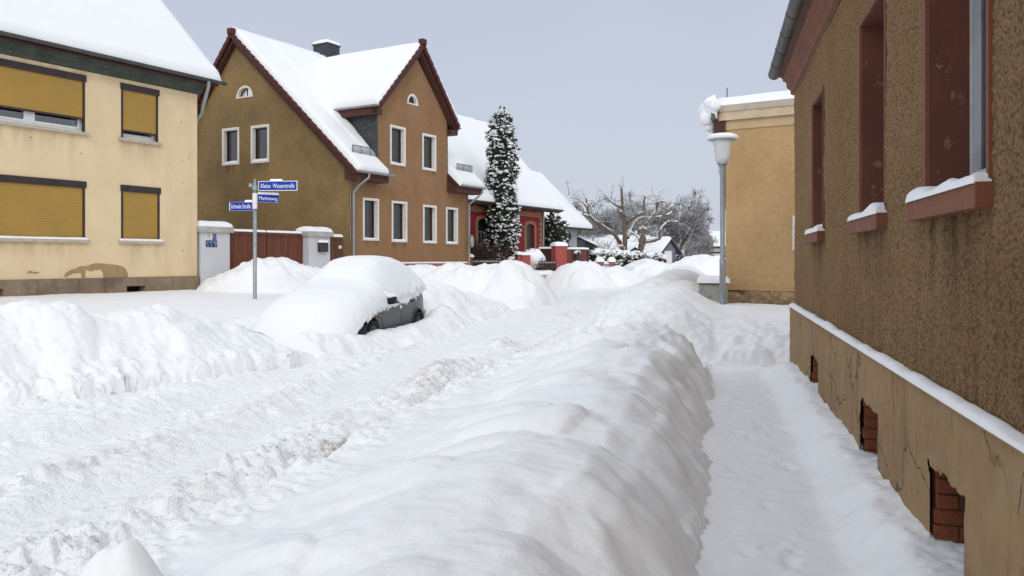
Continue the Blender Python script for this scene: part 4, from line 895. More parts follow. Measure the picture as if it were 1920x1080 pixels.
    snow_sheet([F.p(-2.2, -7.2, 4.40), F.p(T1 + .1, -7.2, 4.40), F.p(T1 + .1, -3.45, 6.93), F.p(-2.2, -3.45, 6.93)], .16, 30, 20, .03, 'roof_snow', rf, SNOW_ROOF, er=.3)
M_NBRICK = brick_mat('old_wall_brick', (.26, .085, .04), (.20, .06, .03), (.16, .12, .08), horiz=(.238, .97))
M_NBRICK2 = M('old_orange_brick', (.25, .075, .032), .9, [(6, .4, .65, (.20, .055, .028)), (25, .5, .72, (.12, .05, .03))], [(40, .7, .01)])
M_MORT = M('old_mortar', (.17, .13, .09), .95, [(10, .4, .7, (.11, .085, .06))], [(50, .6, .01)])
M_CURT2 = curtain_mat('grey_curtain', (.05, .052, .056), (.025, .027, .03), 14)
M_TRIMS = M('groove_black', (.02, .02, .02), .6); M_PVC2 = M('aged_white_frame', (.48, .49, .51), .4, [(5, .5, .8, (.27, .28, .30))]); M_GLASS2 = glass_mat('dim_window_glass', .6, 0)
for n_ in M_GLASS2.node_tree.nodes:
    if n_.type == 'FRESNEL': n_.inputs[0].default_value = 1.12
near_house()
def blob(mb, c, r, rr, seg=(5, 8), sq=(1, 1, 1), jit=.22):
    V = []; nj, nk = seg
    V.append((c[0], c[1], c[2] + r * sq[2]))
    for j in range(1, nj):
        ph = math.pi * j / nj
        for k in range(nk):
            th = 2 * math.pi * (k + .5 * (j % 2)) / nk; q = r * (1 + rr.uniform(-jit, jit)); V.append((c[0] + q * sq[0] * math.sin(ph) * math.cos(th), c[1] + q * sq[1] * math.sin(ph) * math.sin(th), c[2] + q * sq[2] * math.cos(ph)))
    V.append((c[0], c[1], c[2] - r * sq[2])); f = [(0, 1 + k, 1 + (k + 1) % nk) for k in range(nk)]
    for j in range(nj - 2): f += [(1 + j * nk + k, 1 + j * nk + (k + 1) % nk, 1 + (j + 1) * nk + (k + 1) % nk, 1 + (j + 1) * nk + k) for k in range(nk)]
    L_ = len(V) - 1; f += [(L_, 1 + (nj - 2) * nk + (k + 1) % nk, 1 + (nj - 2) * nk + k) for k in range(nk)]; mb.add(V, [tuple(reversed(x)) for x in f], True)
# ================================================================== corner building behind the lamp
M_RUBBLE = None
def rubble_mat():
    b = NB('rubble_stone'); v = b.n('ShaderNodeTexVoronoi'); v.feature = 'DISTANCE_TO_EDGE'; v2 = b.n('ShaderNodeTexVoronoi')
    mp = b.n('ShaderNodeMapping'); mp.inputs['Scale'].default_value = (2.6, 2.6, 5.2); b.l(b.tc.outputs['Object'], mp.inputs[0])
    for q in (v, v2): b.l(mp.outputs[0], q.inputs['Vector']); q.inputs['Scale'].default_value = 1
    c = b.mix(b.rng(v2.outputs['Color'], 0, 1), (.30, .19, .10), (.40, .27, .15)); c = b.mix(b.rng(b.noise(13, 5), .5, .7), c, (.50, .38, .24))
    e = b.rng(v.outputs['Distance'], 0, .07, 1, 0); c = b.mix(b.math('MULTIPLY', e, .45), c, (.17, .12, .07)); b.color(c); b.b.inputs['Roughness'].default_value = .9
    b.bump(b.math('MULTIPLY', e, -1), .5, .03); b.bump(b.noise(16, 5), .8, .03); return b.m
M_RUBBLE = rubble_mat()
M_BRASS = M('pale_metal_fascia', (.62, .50, .34), .38, [(3, .4, .7, (.50, .38, .24)), (9, .5, .7, (.70, .60, .44), (1, 1, 6))], [(5, .2, .01)], metallic=.35)
M_BEIGE = M('beige_roof_edge', (.50, .44, .35), .7, [(4, .45, .7, (.40, .35, .28))])
def corner_building():
    A = (.848, -.53); F = Fr((4.65, 18), A, (-.53, -.848)); D = (.262, .965); G = Fr((4.65, 18), D, (-.965, .262))
    h = thing('house', 'tan roughcast building with metal roof edge behind the street lamp', 'house', F.p(4, -5, .5)); HB = (1.43, 1.6, 1.79, 2.15)
    MB().poly(F, rect(0, 9, .96, 4.44)).build('wall', M_B2, h)
    MB().poly(G, rect(0, 15, GZ, 4.9)).build('wall', M_B2, h)
    MB().poly(F, rect(0, 9, 4.42, 4.80), (), .025).add([F.p(0, .025, 4.42), F.p(9, .025, 4.42), F.p(9, 0, 4.42), F.p(0, 0, 4.42)], [(0, 1, 2, 3)]).build('plaster_band', M_B2S, h)
    # rubble base as a lumpy displaced sheet
    T, Z = np.meshgrid(np.linspace(.02, 9, 420), np.linspace(-.3, .95, 60))
    dd = .05 * np.clip(1 - 2.4 * clods(T * 2.2, Z * 4.2, 501, 1.0), -1, 1) * -1 + .015 * fbm(T * 9, Z * 9, 3, 502)
    X = F.O[0] + T * F.A[0] + (.02 + dd) * F.N[0]; Y = F.O[1] + T * F.A[1] + (.02 + dd) * F.N[1]; idx = np.arange(T.size).reshape(T.shape)
    MB().add(np.stack([X, Y, Z], -1).reshape(-1, 3).tolist(), np.stack([idx[:-1, :-1], idx[:-1, 1:], idx[1:, 1:], idx[1:, :-1]], -1).reshape(-1, 4).tolist(), True).build('stone_base', M_RUBBLE, h)
    MB().ext_t(F, [(-.1, .95), (.06, .95), (.055, .975), (-.1, .985)], 0, 9).build('base_ledge', M_B2, h)
    MB().ext_t(F, [(.02, 4.62), (.10, 4.62), (.12, 4.80), (.02, 4.82)], -.12, 9).build('metal_fascia', M_BRASS, h)
    MB().ext_t(F, [(.0, 4.80), (.16, 4.80), (.17, 4.93), (.0, 4.93)], -.22, 9).build('roof_edge', M_BEIGE, h)
    # long side towards the road: dark fascia, downpipe, snow cornice hanging over the edge
    MB().box(G, -.06, 15, .0, .22, 4.35, 4.88).build('dark_fascia', M_SOFF, h)
    MB().ext_t(G, [(.22, 4.62), (.30, 4.62), (.30, 4.90), (.22, 4.90)], -.2, 15).build('gutter', M_ZINCD, h)
    MB().box(G, 2.6, 15, .0, .16, 3.4, 4.35).build('dark_eave_box', M_SOFF, h)
    MB().tube([G.p(.25, .06, 4.3), G.p(.25, .06, 0)], .035, 8).build('downpipe', M_SOFF, h)
    rf = MB().add([F.p(-.2, .14, 4.94), F.p(9, .14, 4.94), F.p(9 + 2, -12, 5.3), G.p(15, .28, 4.94)], [(0, 1, 2, 3)]).build('roof', M_BEIGE, h)
    snow_sheet([F.p(-.30, .12, 4.92), F.p(9, .12, 4.92), F.p(11, -12, 5.3), G.p(15, .42, 4.92)], .24, 70, 50, .05, 'roof_snow', rf, SNOW, er=.25, nf=.8)
    V = []; n = 120; m = 12                                                # drooping cornice
    for i in range(n + 1):
        t = -.34 + 15.0 * (i / n) ** 1.6; dr = .20 + .12 * float(vnoise(t * 3.1, 3, 7)); tp = float(sstep(-.36, -.12, t))
        for j in range(m):
            a = math.pi * (.5 + 1.05 * j / (m - 1)); w_ = 1 + .45 * float(vnoise(t * 5, j * 1.1, 9))
            V.append(G.p(t, .20 - math.cos(a) * .20 * w_ * tp, 4.98 + tp * (math.sin(a) * (.20 if math.sin(a) > 0 else dr * 1.15))))
    MB().add(V, [(i * m + j, i * m + j + 1, (i + 1) * m + j + 1, (i + 1) * m + j) for i in range(n) for j in range(m - 1)], True).build('snow_cornice', SNOW_S, rf)
    rc = random.Random(12); cm_ = MB()
    for (t, o, z, r, sz) in ((-.12, .30, 5.0, .17, .8), (.05, .36, 4.9, .20, .9), (.0, .40, 4.72, .16, 1.1), (.12, .36, 4.58, .13, 1.2), (.25, .42, 4.85, .2, .9), (.3, .40, 4.66, .14, 1.2), (.22, .33, 4.45, .10, 1.6), (.5, .38, 4.92, .2, .8), (.55, .40, 4.74, .14, 1.1), (.8, .36, 4.92, .2, .8), (-.2, .22, 4.92, .13, .9), (.42, .36, 4.55, .09, 1.5)):
        blob(cm_, G.p(t, o, z), r, rc, (10, 14), (1, 1, sz), .06)
    cm_.build('snow_cornice', SNOW_S, rf)
    MB().box(F, 1.425, 1.75, .0, .03, 1.80, 2.52).build('window_frame', M_WHITE, h)
    MB().tube([F.p(-.03, -.2, 5.0), F.p(-.03, -.2, 5.38)], .012, 6).build('antenna', M_ZINCD, rf)
corner_building()
# ================================================================== street lamp + cabinet
def lamp():
    h = thing('street_lamp', 'grey steel lamp post with white funnel lantern capped in snow', 'street lamp', (4.33, 17.0, .3))
    c = (4.33, 17.0, 0)
    MB().lathe(c, [(.062, .2), (.062, 1.6), (.05, 1.62), (.05, 3.56), (.056, 3.57), (.056, 3.62), (0, 3.62)], 20).build('pole', M_GALV, h)
    ls = MB().lathe(c, [(.085, 3.60), (.10, 3.60), (.135, 3.70), (.185, 4.02), (.205, 4.07), (.0, 4.07)], 32).build('lamp_shade', M_OPAL, h)
    MB().lathe(c, [(.095, 3.56), (.105, 3.60), (.085, 3.61)], 24).build('collar', M_GALV, h)
    cp = MB().lathe(c, [(.18, 4.07), (.28, 4.055), (.305, 4.07), (.28, 4.09), (0, 4.11)], 36).build('lamp_hood', M_HOOD, h)
    V = [(0, .115), (.12, .115), (.23, .10), (.295, .07), (.315, .035), (.31, .005), (.28, -.02)]
    MB().lathe((c[0], c[1], 4.08), [(r, z) for r, z in V][::-1], 40).build('snow_cap', SNOW, cp)
    MB().box(W0, 4.28, 4.30, 16.93, 16.94, .9, 1.5).build('pole_door', M_GALV, h)
M_OPAL = M('milky_lamp_plastic', (.62, .64, .66), .35); M_HOOD = M('white_lamp_hood', (.45, .47, .48), .5)
lamp()
def cabinet():
    F = Fr((3.99, 17.45), (.97, -.10)); h = thing('utility_cabinet', 'grey roadside cabinet with a thick snow cap beside the lamp post', 'cabinet', F.p(.2, -.15, .4))
    b = MB().box(F, 0, .55, -.36, 0, .1, 1.08).build('body', M_CAB, h); bv = b.modifiers.new('bevel', 'BEVEL'); bv.width = .012; bv.segments = 2
    MB().box(F, .04, .51, .001, .012, .2, 1.04).build('door', M_CAB, h)
    MB().box(F, -.02, .57, -.38, .02, 1.08, 1.115).build('lid', M_CABD, h)
    snow_sheet([F.p(-.05, .05, 1.115), F.p(.60, .05, 1.115), F.p(.60, -.41, 1.115), F.p(-.05, -.41, 1.115)], .14, 20, 16, .012, 'snow_cap', h, er=.10)
M_CAB = M('grey_cabinet_paint', (.36, .36, .31), .6, [(5, .45, .7, (.29, .29, .25)), (8, .60, .72, (.12, .12, .09), (1, 1, .6))], [(40, .1, .002)]); M_CABD = M('dark_lid', (.12, .12, .10), .7)
cabinet()
# ================================================================== street name sign
M_SBLUE = M('sign_blue', (.003, .035, .36), .35); M_SWHITE = M('sign_white', (.80, .82, .84), .4)
def sign():
    px, py = -6.22, 20.0
    h = thing('street_sign', 'grey post with three blue street name plates capped with snow', 'street sign', (px, py, .6))
    MB().lathe((px, py, 0), [(.045, .3), (.045, 3.15), (0, 3.15)], 16).build('pole', M_GALV, h)
    MB().lathe((px, py, 0), [(.056, 2.83), (.058, 3.20), (.05, 3.21), (0, 3.21)], 16).build('clamp', M_WHITE, h, 'pale sleeve clamp')
    cl = MB().lathe((px, py, 0), [(.06, 3.28), (.062, 3.40), (0, 3.42)], 14); cl.lathe((px, py, 0), [(.03, 3.2), (.03, 3.55), (0, 3.56)], 12).box(W0, px - .13, px - .05, py - .05, py + .02, 3.36, 3.44); cl.build('clamp', M_GALV, h)
    bl = MB()
    k = thing  # plates: direction in plan, t-range, z-range, words
    specs = [((1.0, -.10), .09, 1.06, 3.265, 3.50, 'Kleine  Wasserstraße', True, .125), ((.52, -.85), .06, .66, 3.02, 3.21, 'Markteweg', False, .12), ((-1.0, .16), .06, .66, 2.79, 3.0, 'Schmale Straße', True, .125)]
    specs[1] = ((.80, .60), .06, .60, 3.005, 3.195, 'Markteweg', False, .11)
    for (D, a, b, z0, z1, tx, bord, th) in specs:
        l = math.hypot(*D); D = (D[0] / l, D[1] / l); flip = D[0] < 0
        N = (D[1], -D[0]) if not flip else (-D[1], D[0])
        F = Fr((px, py), D, N)
        pn = MB().box(F, a, b, -.012, .010, z0, z1).build('sign_plate', M_SWHITE if True else M_SBLUE, h, 'blue plate reading ' + tx.replace('  ', ' '))
        e = .016 if bord and not flip else .004
        MB().box(F, a + e, b - (e if not flip else .02), .010, .0135, z0 + e, z1 - e).build('blue_face', M_SBLUE, pn)
        # lettering runs left to right as seen from the road
        if flip: G = Fr((px, py), (-D[0], -D[1]), N); t0, t1 = -b, -a
        else: G = F; t0, t1 = a, b
        text_mesh(tx, th * .86, .62, G, (t0 + t1) / 2, .0145, (z0 + z1) / 2 - .005, pn, M_SLET, 'lettering', (t1 - t0) * .86)
        sa, sb = {0: (a + .29, a + .60)}.get(0 if tx[0] == 'K' else 1, (a, b)) if tx[0] == 'K' else ((a, b) if tx[0] == 'M' else (a, a + .2))
        snow_sheet([F.p(sa, .022, z1), F.p(sb, .022, z1), F.p(sb, -.022, z1), F.p(sa, -.022, z1)], .045, 20, 6, .006, 'snow_cap', pn, er=.03)
M_SLET = M('sign_lettering', (.82, .84, .87), .4)
sign()
# ================================================================== snowed-in car
M_CAR = None
def car_mat():
    b = NB('dark_grey_car_paint'); b.color(b.mix(b.rng(b.noise(3, 4), .5, .8, 0, .5), (.007, .009, .012), (.018, .02, .022))); b.b.inputs['Roughness'].default_value = .3; b.b.inputs['Specular IOR Level'].default_value = .3; b.b.inputs['Metallic'].default_value = 0
    b.b.inputs['Coat Weight'].default_value = .25; b.b.inputs['Coat Roughness'].default_value = .15; return b.m
M_CAR = car_mat(); M_TYRE = M('tyre_rubber', (.012, .012, .013), .85, (), [(40, .4, .005)]); M_RIM = M('wheel_cover', (.10, .105, .11), .5, metallic=.6)
M_TRIM = M('black_trim', (.010, .010, .011), .5); M_ORANGE = M('orange_indicator', (.75, .13, .02), .3); M_CGLASS = M('dark_car_glass', (.012, .014, .018), .06, spec=.6)
def car():
    Lc, Wc = 4.12, 1.74; D = (.196, .981); ZC = -.05
    C = Fr((-2.57, 13.44), D, (.981, -.196))                      # t: nose to tail, o: 0 on our side, -Wc far side
    h = thing('parked_car', 'dark grey hatchback car buried under thick snow at the roadside', 'car', C.p(2, -.87, ZC))
    ts = [0.0, .06, .2, .45, .8, 1.1, 1.45, 1.9, 2.4, 2.9, 3.3, 3.6, 3.85, 4.0, 4.08, 4.12]
    belt = [.55, .66, .72, .79, .85, .89, .93, .95, .965, .98, 1.0, 1.01, 1.0, .95, .85, .6]        # shoulder height
    roof = [.56, .68, .76, .86, .93, .98, 1.20, 1.40, 1.46, 1.46, 1.43, 1.38, 1.28, 1.12, .95, .62]
    half = [.52, .68, .78, .83, .855, .865, .87, .87, .87, .87, .868, .86, .84, .80, .76, .60]
    rhalf = [.45, .58, .68, .74, .76, .76, .66, .60, .58, .58, .57, .56, .58, .6, .6, .5]
    rows = []
    for t, bz, rz, hw, rw in zip(ts, belt, roof, half, rhalf):
        prof = [(hw * .93, .20), (hw * .985, .30), (hw, .48), (hw * .995, .66 if bz > .7 else bz * .9), (hw * .965, bz), (rw + (hw * .93 - rw) * .30, bz + (rz - bz) * .62), (rw, rz - .03), (rw * .75, rz), (0, rz + .02)]
        r = [(o, z) for o, z in prof] + [(-o, z) for o, z in prof[::-1][1:]]; rows.append([C.p(t, o - .87, z + ZC) for o, z in r])
    # side skin cut by wheel arches: fine grid near our side
    n = len(rows[0]); b = MB(); V = [p for r in rows for p in r]
    b.add(V, [(i * n + j, i * n + j + 1, (i + 1) * n + j + 1, (i + 1) * n + j) for i in range(len(rows) - 1) for j in range(n - 1) if not (j < 4 or j > n - 6)], True)
    # lower side panels with round wheel openings
    def hwid(t): return float(np.interp(t, ts, half))
    def bel(t): return float(np.interp(t, ts, belt))
    wheels = [(.86, .31), (3.41, .31)]; RA = .355
    for side in (1, -1):
        T = np.linspace(0, Lc, 166); Zr = np.linspace(0, 1, 34); V = []; ok = {}
        for i, t in enumerate(T):
            for j, q in enumerate(Zr):
                z = .20 + (bel(t) - .20) * q; hw = hwid(t)
                k = np.interp(q, [0, .12, .35, .55, .9, 1], [.93, .975, 1, .998, .975, .965]); crease = .006 * math.exp(-((q - .80) / .035) ** 2)
                V.append([t, side * (hw * k + crease) - .87, z])
        for i, v in enumerate(V):
            for wt, wz in wheels:
                d = math.hypot(v[0] - wt, v[2] - wz)
                if abs(d - RA) < .016: s_ = RA / d; v[0] = wt + (v[0] - wt) * s_; v[2] = wz + (v[2] - wz) * s_
        fs = []
        for i in range(len(T) - 1):
            for j in range(len(Zr) - 1):
                q = [i * 34 + j, i * 34 + j + 1, (i + 1) * 34 + j + 1, (i + 1) * 34 + j]; cx = sum(V[a][0] for a in q) / 4; cz = sum(V[a][2] for a in q) / 4
                if all(math.hypot(cx - wt, cz - wz) > RA for wt, wz in wheels): fs.append(tuple(q))
        b.add([C.p(v[0], v[1], v[2] + ZC) for v in V], fs, True)
    b.add(rows[0], [tuple(range(n))]); b.add(rows[-1], [tuple(range(n))])
    body = b.build('body', M_CAR, h)
    MB().box(C, .3, 3.9, -1.5, -.25, .2 + ZC, .5 + ZC).build('underbody', M_TRIM, h)
    for wt, wz in wheels:
        for side in (1, -1):
            oc = -.87 + side * .80; wl = []
            prof = [(.13, -.10), (.25, -.10), (.292, -.085), (.30, -.04), (.30, .05), (.285, .095), (.24, .10), (.205, .085)]
            def ringv(prof_, nn=30): return [C.p(wt + r * math.cos(2 * math.pi * k / nn), oc + side * o, wz + ZC + r * math.sin(2 * math.pi * k / nn)) for r, o in prof_ for k in range(nn)]
            def rf_(m_, nn=30): return [(i * nn + k, i * nn + (k + 1) % nn, (i + 1) * nn + (k + 1) % nn, (i + 1) * nn + k) for i in range(m_ - 1) for k in range(nn)]
            ty = MB().add(ringv(prof), rf_(len(prof)), True).build('wheel', M_TYRE, h)
            pr = [(.205, .085), (.19, .06), (.17, .075), (.06, .085), (.0, .085)]
            rm = MB().add(ringv(pr), rf_(len(pr)), True)
            rm.build('rim', M_RIM, ty)
            ho = MB()
            for k in range(9):
                a = 2 * math.pi * k / 9; c_ = [C.p(wt + r * math.cos(a + da), oc + side * .088, wz + ZC + r * math.sin(a + da)) for r, da in ((.10, -.14), (.155, -.13), (.155, .13), (.10, .14))]; ho.add(c_, [(0, 1, 2, 3)])
            ho.build('rim_slots', M_TRIM, ty)
            ar = []; nn = 26; o0 = -.87 + side * (hwid(wt) + .004)
            pf = [(RA - .012, -.03), (RA - .012, .012), (RA + .028, .010), (RA + .034, -.012)]
            for k in range(nn + 1):
                a = math.pi * (-.12 + 1.24 * k / nn)
                for r, o in pf: ar.append(C.p(wt + r * math.cos(a), o0 + side * o, wz + ZC + r * math.sin(a)))
            MB().add(ar, [(k * 4 + j, k * 4 + j + 1, (k + 1) * 4 + j + 1, (k + 1) * 4 + j) for k in range(nn) for j in range(3)], True).build('wheel_arch', M_CAR, body)
            lin = []
            for k in range(nn + 1):
                a = math.pi * (-.12 + 1.24 * k / nn)
                for o in (0, -.28): lin.append(C.p(wt + (RA + .01) * math.cos(a), o0 + side * o, wz + ZC + (RA + .01) * math.sin(a)))
            MB().add(lin, [(k * 2, k * 2 + 1, k * 2 + 3, k * 2 + 2) for k in range(nn)], True).build('arch_liner', M_TRIM, body)
    S = lambda t, z: .0 + (hwid(t) - .87) + .004                    # outward offset of our side skin
    def seam(pts, w_=.007):
        m_ = MB()
        for (a, za), (b_, zb) in zip(pts[:-1], pts[1:]):
            steps = max(1, int(math.hypot(b_ - a, zb - za) / .08))
            for i in range(steps):
                q0, q1 = i / steps, (i + 1) / steps; t0, z0, t1, z1 = a + (b_ - a) * q0, za + (zb - za) * q0, a + (b_ - a) * q1, za + (zb - za) * q1
                m_.tube([C.p(t0, S(t0, z0) + kz(z0, t0), z0 + ZC), C.p(t1, S(t1, z1) + kz(z1, t1), z1 + ZC)], w_ / 2, 5)
        return m_
    def kz(z, t):
        q = (z - .2) / (bel(t) - .2); return hwid(t) * (np.interp(q, [0, .12, .35, .55, .9, 1], [.93, .975, 1, .998, .975, .965]) - 1) - .003
    seam([(1.33, .92), (1.30, .62), (1.36, .30), (1.5, .22)]).build('door_seam', M_TRIM, body)
    seam([(2.36, .965), (2.38, .60), (2.36, .25)]).build('door_seam', M_TRIM, body)
    seam([(3.22, .99), (3.20, .80), (3.02, .55), (2.98, .25)]).build('door_seam', M_TRIM, body)
    seam([(1.33, .42), (2.95, .44)], .016).build('side_trim', M_TRIM, body)
    seam([(1.30, .80), (2.2, .835), (3.2, .865)], .006).build('crease_line', M_CAR, body)  # thin body-colour bead along the side crease
    for t in (2.12, 3.05):
        kk = S(t, .83) + kz(.83, t)
        MB().box(C, t - .10, t + .09, kk, kk + .028, .835 + ZC, .865 + ZC).box(C, t - .07, t + .06, kk - .0, kk + .006, .80 + ZC, .83 + ZC).build('door_handle', M_TRIM, body)
    kk = S(1.2, .63) + kz(.63, 1.2)
    MB().box(C, 1.185, 1.26, kk, kk + .012, .645 + ZC, .675 + ZC).build('indicator', M_ORANGE, body)
    # front corner: bumper with dark grille part and headlamp
    bp = MB(); 
    bz = []
    for (t, o) in ((-.05, -.87), (-.04, -.35), (.03, -.15), (.14, -.05), (.34, .012), (.49, .018)):
        for z, e in ((.20, -.03), (.26, .0), (.42, .02), (.50, .01), (.53, -.02)): bz.append(C.p(t - e * .6 if t < .1 else t, o + (e if t > .0 else 0), z + ZC))
    bp.add(bz, [(i * 5 + j, i * 5 + j + 1, (i + 1) * 5 + j + 1, (i + 1) * 5 + j) for i in range(5) for j in range(4)], True).build('bumper', M_TRIM, h)
    MB().add([C.p(.02, -.20, .52 + ZC), C.p(.20, -.065, .52 + ZC), C.p(.42, -.03, .60 + ZC), C.p(.40, -.05, .70 + ZC), C.p(.16, -.13, .68 + ZC), C.p(.04, -.22, .66 + ZC)], [(0, 1, 2, 3, 4, 5)]).build('headlight', M_CGLASS, h)
    # mirror
    mr = MB(); V = []; mc = (1.52, .095, .925)
    for i in range(9):
        f = i / 8; o = -.02 + .20 * f; r = (.075 + .02 * math.sin(math.pi * f)) * (1 if f < .9 else .75)
        for k in range(14):
            a = 2 * math.pi * k / 14; ca, sa = math.cos(a), math.sin(a); V.append(C.p(mc[0] + .055 * (abs(ca) ** .6) * (1 if ca > 0 else -1) + .02 * f, o + .0, mc[2] + ZC + r * .85 * (abs(sa) ** .6) * (1 if sa > 0 else -1)))
    mr.add(V, [(i * 14 + k, i * 14 + (k + 1) % 14, (i + 1) * 14 + (k + 1) % 14, (i + 1) * 14 + k) for i in range(8) for k in range(14)] + [tuple(range(14)), tuple(range(8 * 14, 9 * 14))], True)
    mr.tube([C.p(1.50, -.06, .90 + ZC), C.p(1.52, .03, .88 + ZC)], .03, 8); mro = mr.build('mirror', M_TRIM, h)
    # windows under the snow edge (rear quarter shows)
    gw = MB()
    for a, b_ in ((1.75, 2.32), (2.42, 3.15), (3.22, 3.62)):
        V = []
        for t in np.linspace(a, b_, 6):
            for q in (.06, .9):
                bz_, rz = bel(t), float(np.interp(t, ts, roof)); hw = hwid(t); rw = float(np.interp(t, ts, rhalf))
                o1 = hw * .965; o2 = rw + (hw * .93 - rw) * .30; V.append(C.p(t, o1 + (o2 - o1) * q - .87 + .006, bz_ + (rz - bz_) * .62 * q + ZC))
        gw.add(V, [(i * 2, i * 2 + 1, i * 2 + 3, i * 2 + 2) for i in range(5)])
    gw.build('side_windows', M_CGLASS, body)
    # --- blanket of snow: wraps nose, bonnet, screen, roof and our side down to a ragged line
    NT, NO = 190, 150; tt = np.linspace(-.62, Lc + .10, NT); V = []; keep = []
    sm_roof = lambda t: np.interp(t, [-.6, -.45, -.3, -.1, .15, .5, .9, 1.3, 1.7, 2.1, 2.5, 3.0, 3.4, 3.7, 3.95, 4.1, 4.22], [.30, .60, .80, .94, 1.05, 1.14, 1.21, 1.31, 1.54, 1.69, 1.73, 1.72, 1.67, 1.57, 1.40, 1.18, .90])
    sm_half = lambda t: np.interp(t, [-.6, -.4, -.2, 0, .25, .6, 1.1, 1.5, 2.2, 3.2, 3.8, 4.05, 4.22], [.30, .72, .84, .90, .93, .925, .92, .90, .89, .885, .87, .84, .66])
    low = lambda t: np.interp(t, [-.6, -.1, .15, .4, .75, 1.1, 1.4, 1.9, 2.6, 3.2, 3.6, 3.9, 4.2], [.1, .34, .48, .62, .70, .76, .79, .81, .85, .92, .98, 1.02, 1.05])
    T_, Q_ = np.meshgrid(tt, np.linspace(-1, 1, NO), indexing='ij')
    R_ = sm_roof(T_); Hf = sm_half(T_); lo = low(T_)
    lo = np.where(Q_ > 0, lo, .10)
    a = np.abs(Q_); ex = np.interp(T_, [-.6, 0, 1.2, 2, 3.6, 4.2], [1.8, 2.6, 3.0, 3.6, 3.6, 2.4])
    sgn = np.sign(Q_)
    # shoulder profile: flat top then rounding down
    ang = a * math.pi / 2; O_ = Hf * np.sin(ang) ** (2 / ex) * 1.0; cz = np.cos(ang) ** (2 / ex)
    tum = np.interp(T_, [1.25, 1.6, 3.6, 4.0], [0, .25, .22, .06])                      # tumblehome above the belt
    Zs = lo + (R_ - lo) * cz
    O_ = O_ * (1 - tum * sstep(.92, 1.6, Zs)) + .0
    Zs = Zs + (.07 * fbm(T_ * 9, T_ * 0, 3, 601) - .06 * clods(T_ * 7, T_ * 0 + .5, 603, .6)) * sstep(.86, .97, np.abs(Q_)) * (Q_ > 0)
    nz = .022 * fbm(T_ * 1.4, Q_ * 2.2, 4, 611); Zs = Zs + nz * cz + .012 * fbm(T_ * 9, Zs * 9, 3, 613) * (1 - cz)
    bul = .03 * np.exp(-((T_ - 1.52) / .14) ** 2) * 0
    edge = (a > .985); O_ = O_ + np.where(Q_ < 0, .07, .012); O_ = np.where(edge & (Q_ > 0), O_ - .045, O_ + .008 * fbm(T_ * 14, Zs * 14, 3, 615))
    P = [C.p(float(t), float(s * o) - .87, float(z) + ZC) for t, s, o, z in zip(T_.ravel(), sgn.ravel(), O_.ravel(), Zs.ravel())]
    idx = np.arange(NT * NO).reshape(NT, NO); f = np.stack([idx[:-1, :-1], idx[:-1, 1:], idx[1:, 1:], idx[1:, :-1]], -1).reshape(-1, 4)
    sb = MB().add(P, f.tolist(), True)
    sb.add([P[i] for i in idx[-1]], [tuple(range(NO))], False); sb.build('snow_cover', SNOW_CAR, h)
    # clinging crumbs along the ragged edge
    cr = MB(); rr = random.Random(8)
    for i in range(260):
        t = .3 + 3.6 * rr.random(); z = float(low(t)) - abs(rr.gauss(0, .035)) + .03; r = rr.uniform(.008, .026) * (1.2 if rr.random() < .2 else 1)
        o = S(t, z) + kz(min(z, bel(t)), t) + .004; c_ = C.p(t, o, z + ZC); V = []
        for j in range(4):
            for k in range(6):
                ph = math.pi * (j + .5) / 4; th = 2 * math.pi * k / 6; V.append((c_[0] + r * math.sin(ph) * math.cos(th), c_[1] + r * math.sin(ph) * math.sin(th), c_[2] + r * 1.3 * math.cos(ph)))
        cr.add(V, [(j * 6 + k, j * 6 + (k + 1) % 6, (j + 1) * 6 + (k + 1) % 6, (j + 1) * 6 + k) for j in range(3) for k in range(6)] + [tuple(range(6)), tuple(range(18, 24))], True)
    cro = cr.build('clinging_snow', SNOW_CAR, h); cro['kind'] = 'stuff'
    ms_ = MB(); c_ = C.p(1.53, .05, 1.005 + ZC); blob(ms_, c_, 1, random.Random(3), (8, 12), (.15, .13, .045), .08); blob(ms_, C.p(1.50, -.06, 1.02 + ZC), 1, random.Random(3), (8, 12), (.13, .16, .07), .08)
    ms_.build('snow_cap', SNOW_CAR, mro)
SNOW_CAR = snow_mat('car_snow', 2.2, .3, .25, tint=(.85, .87, .90))
car()
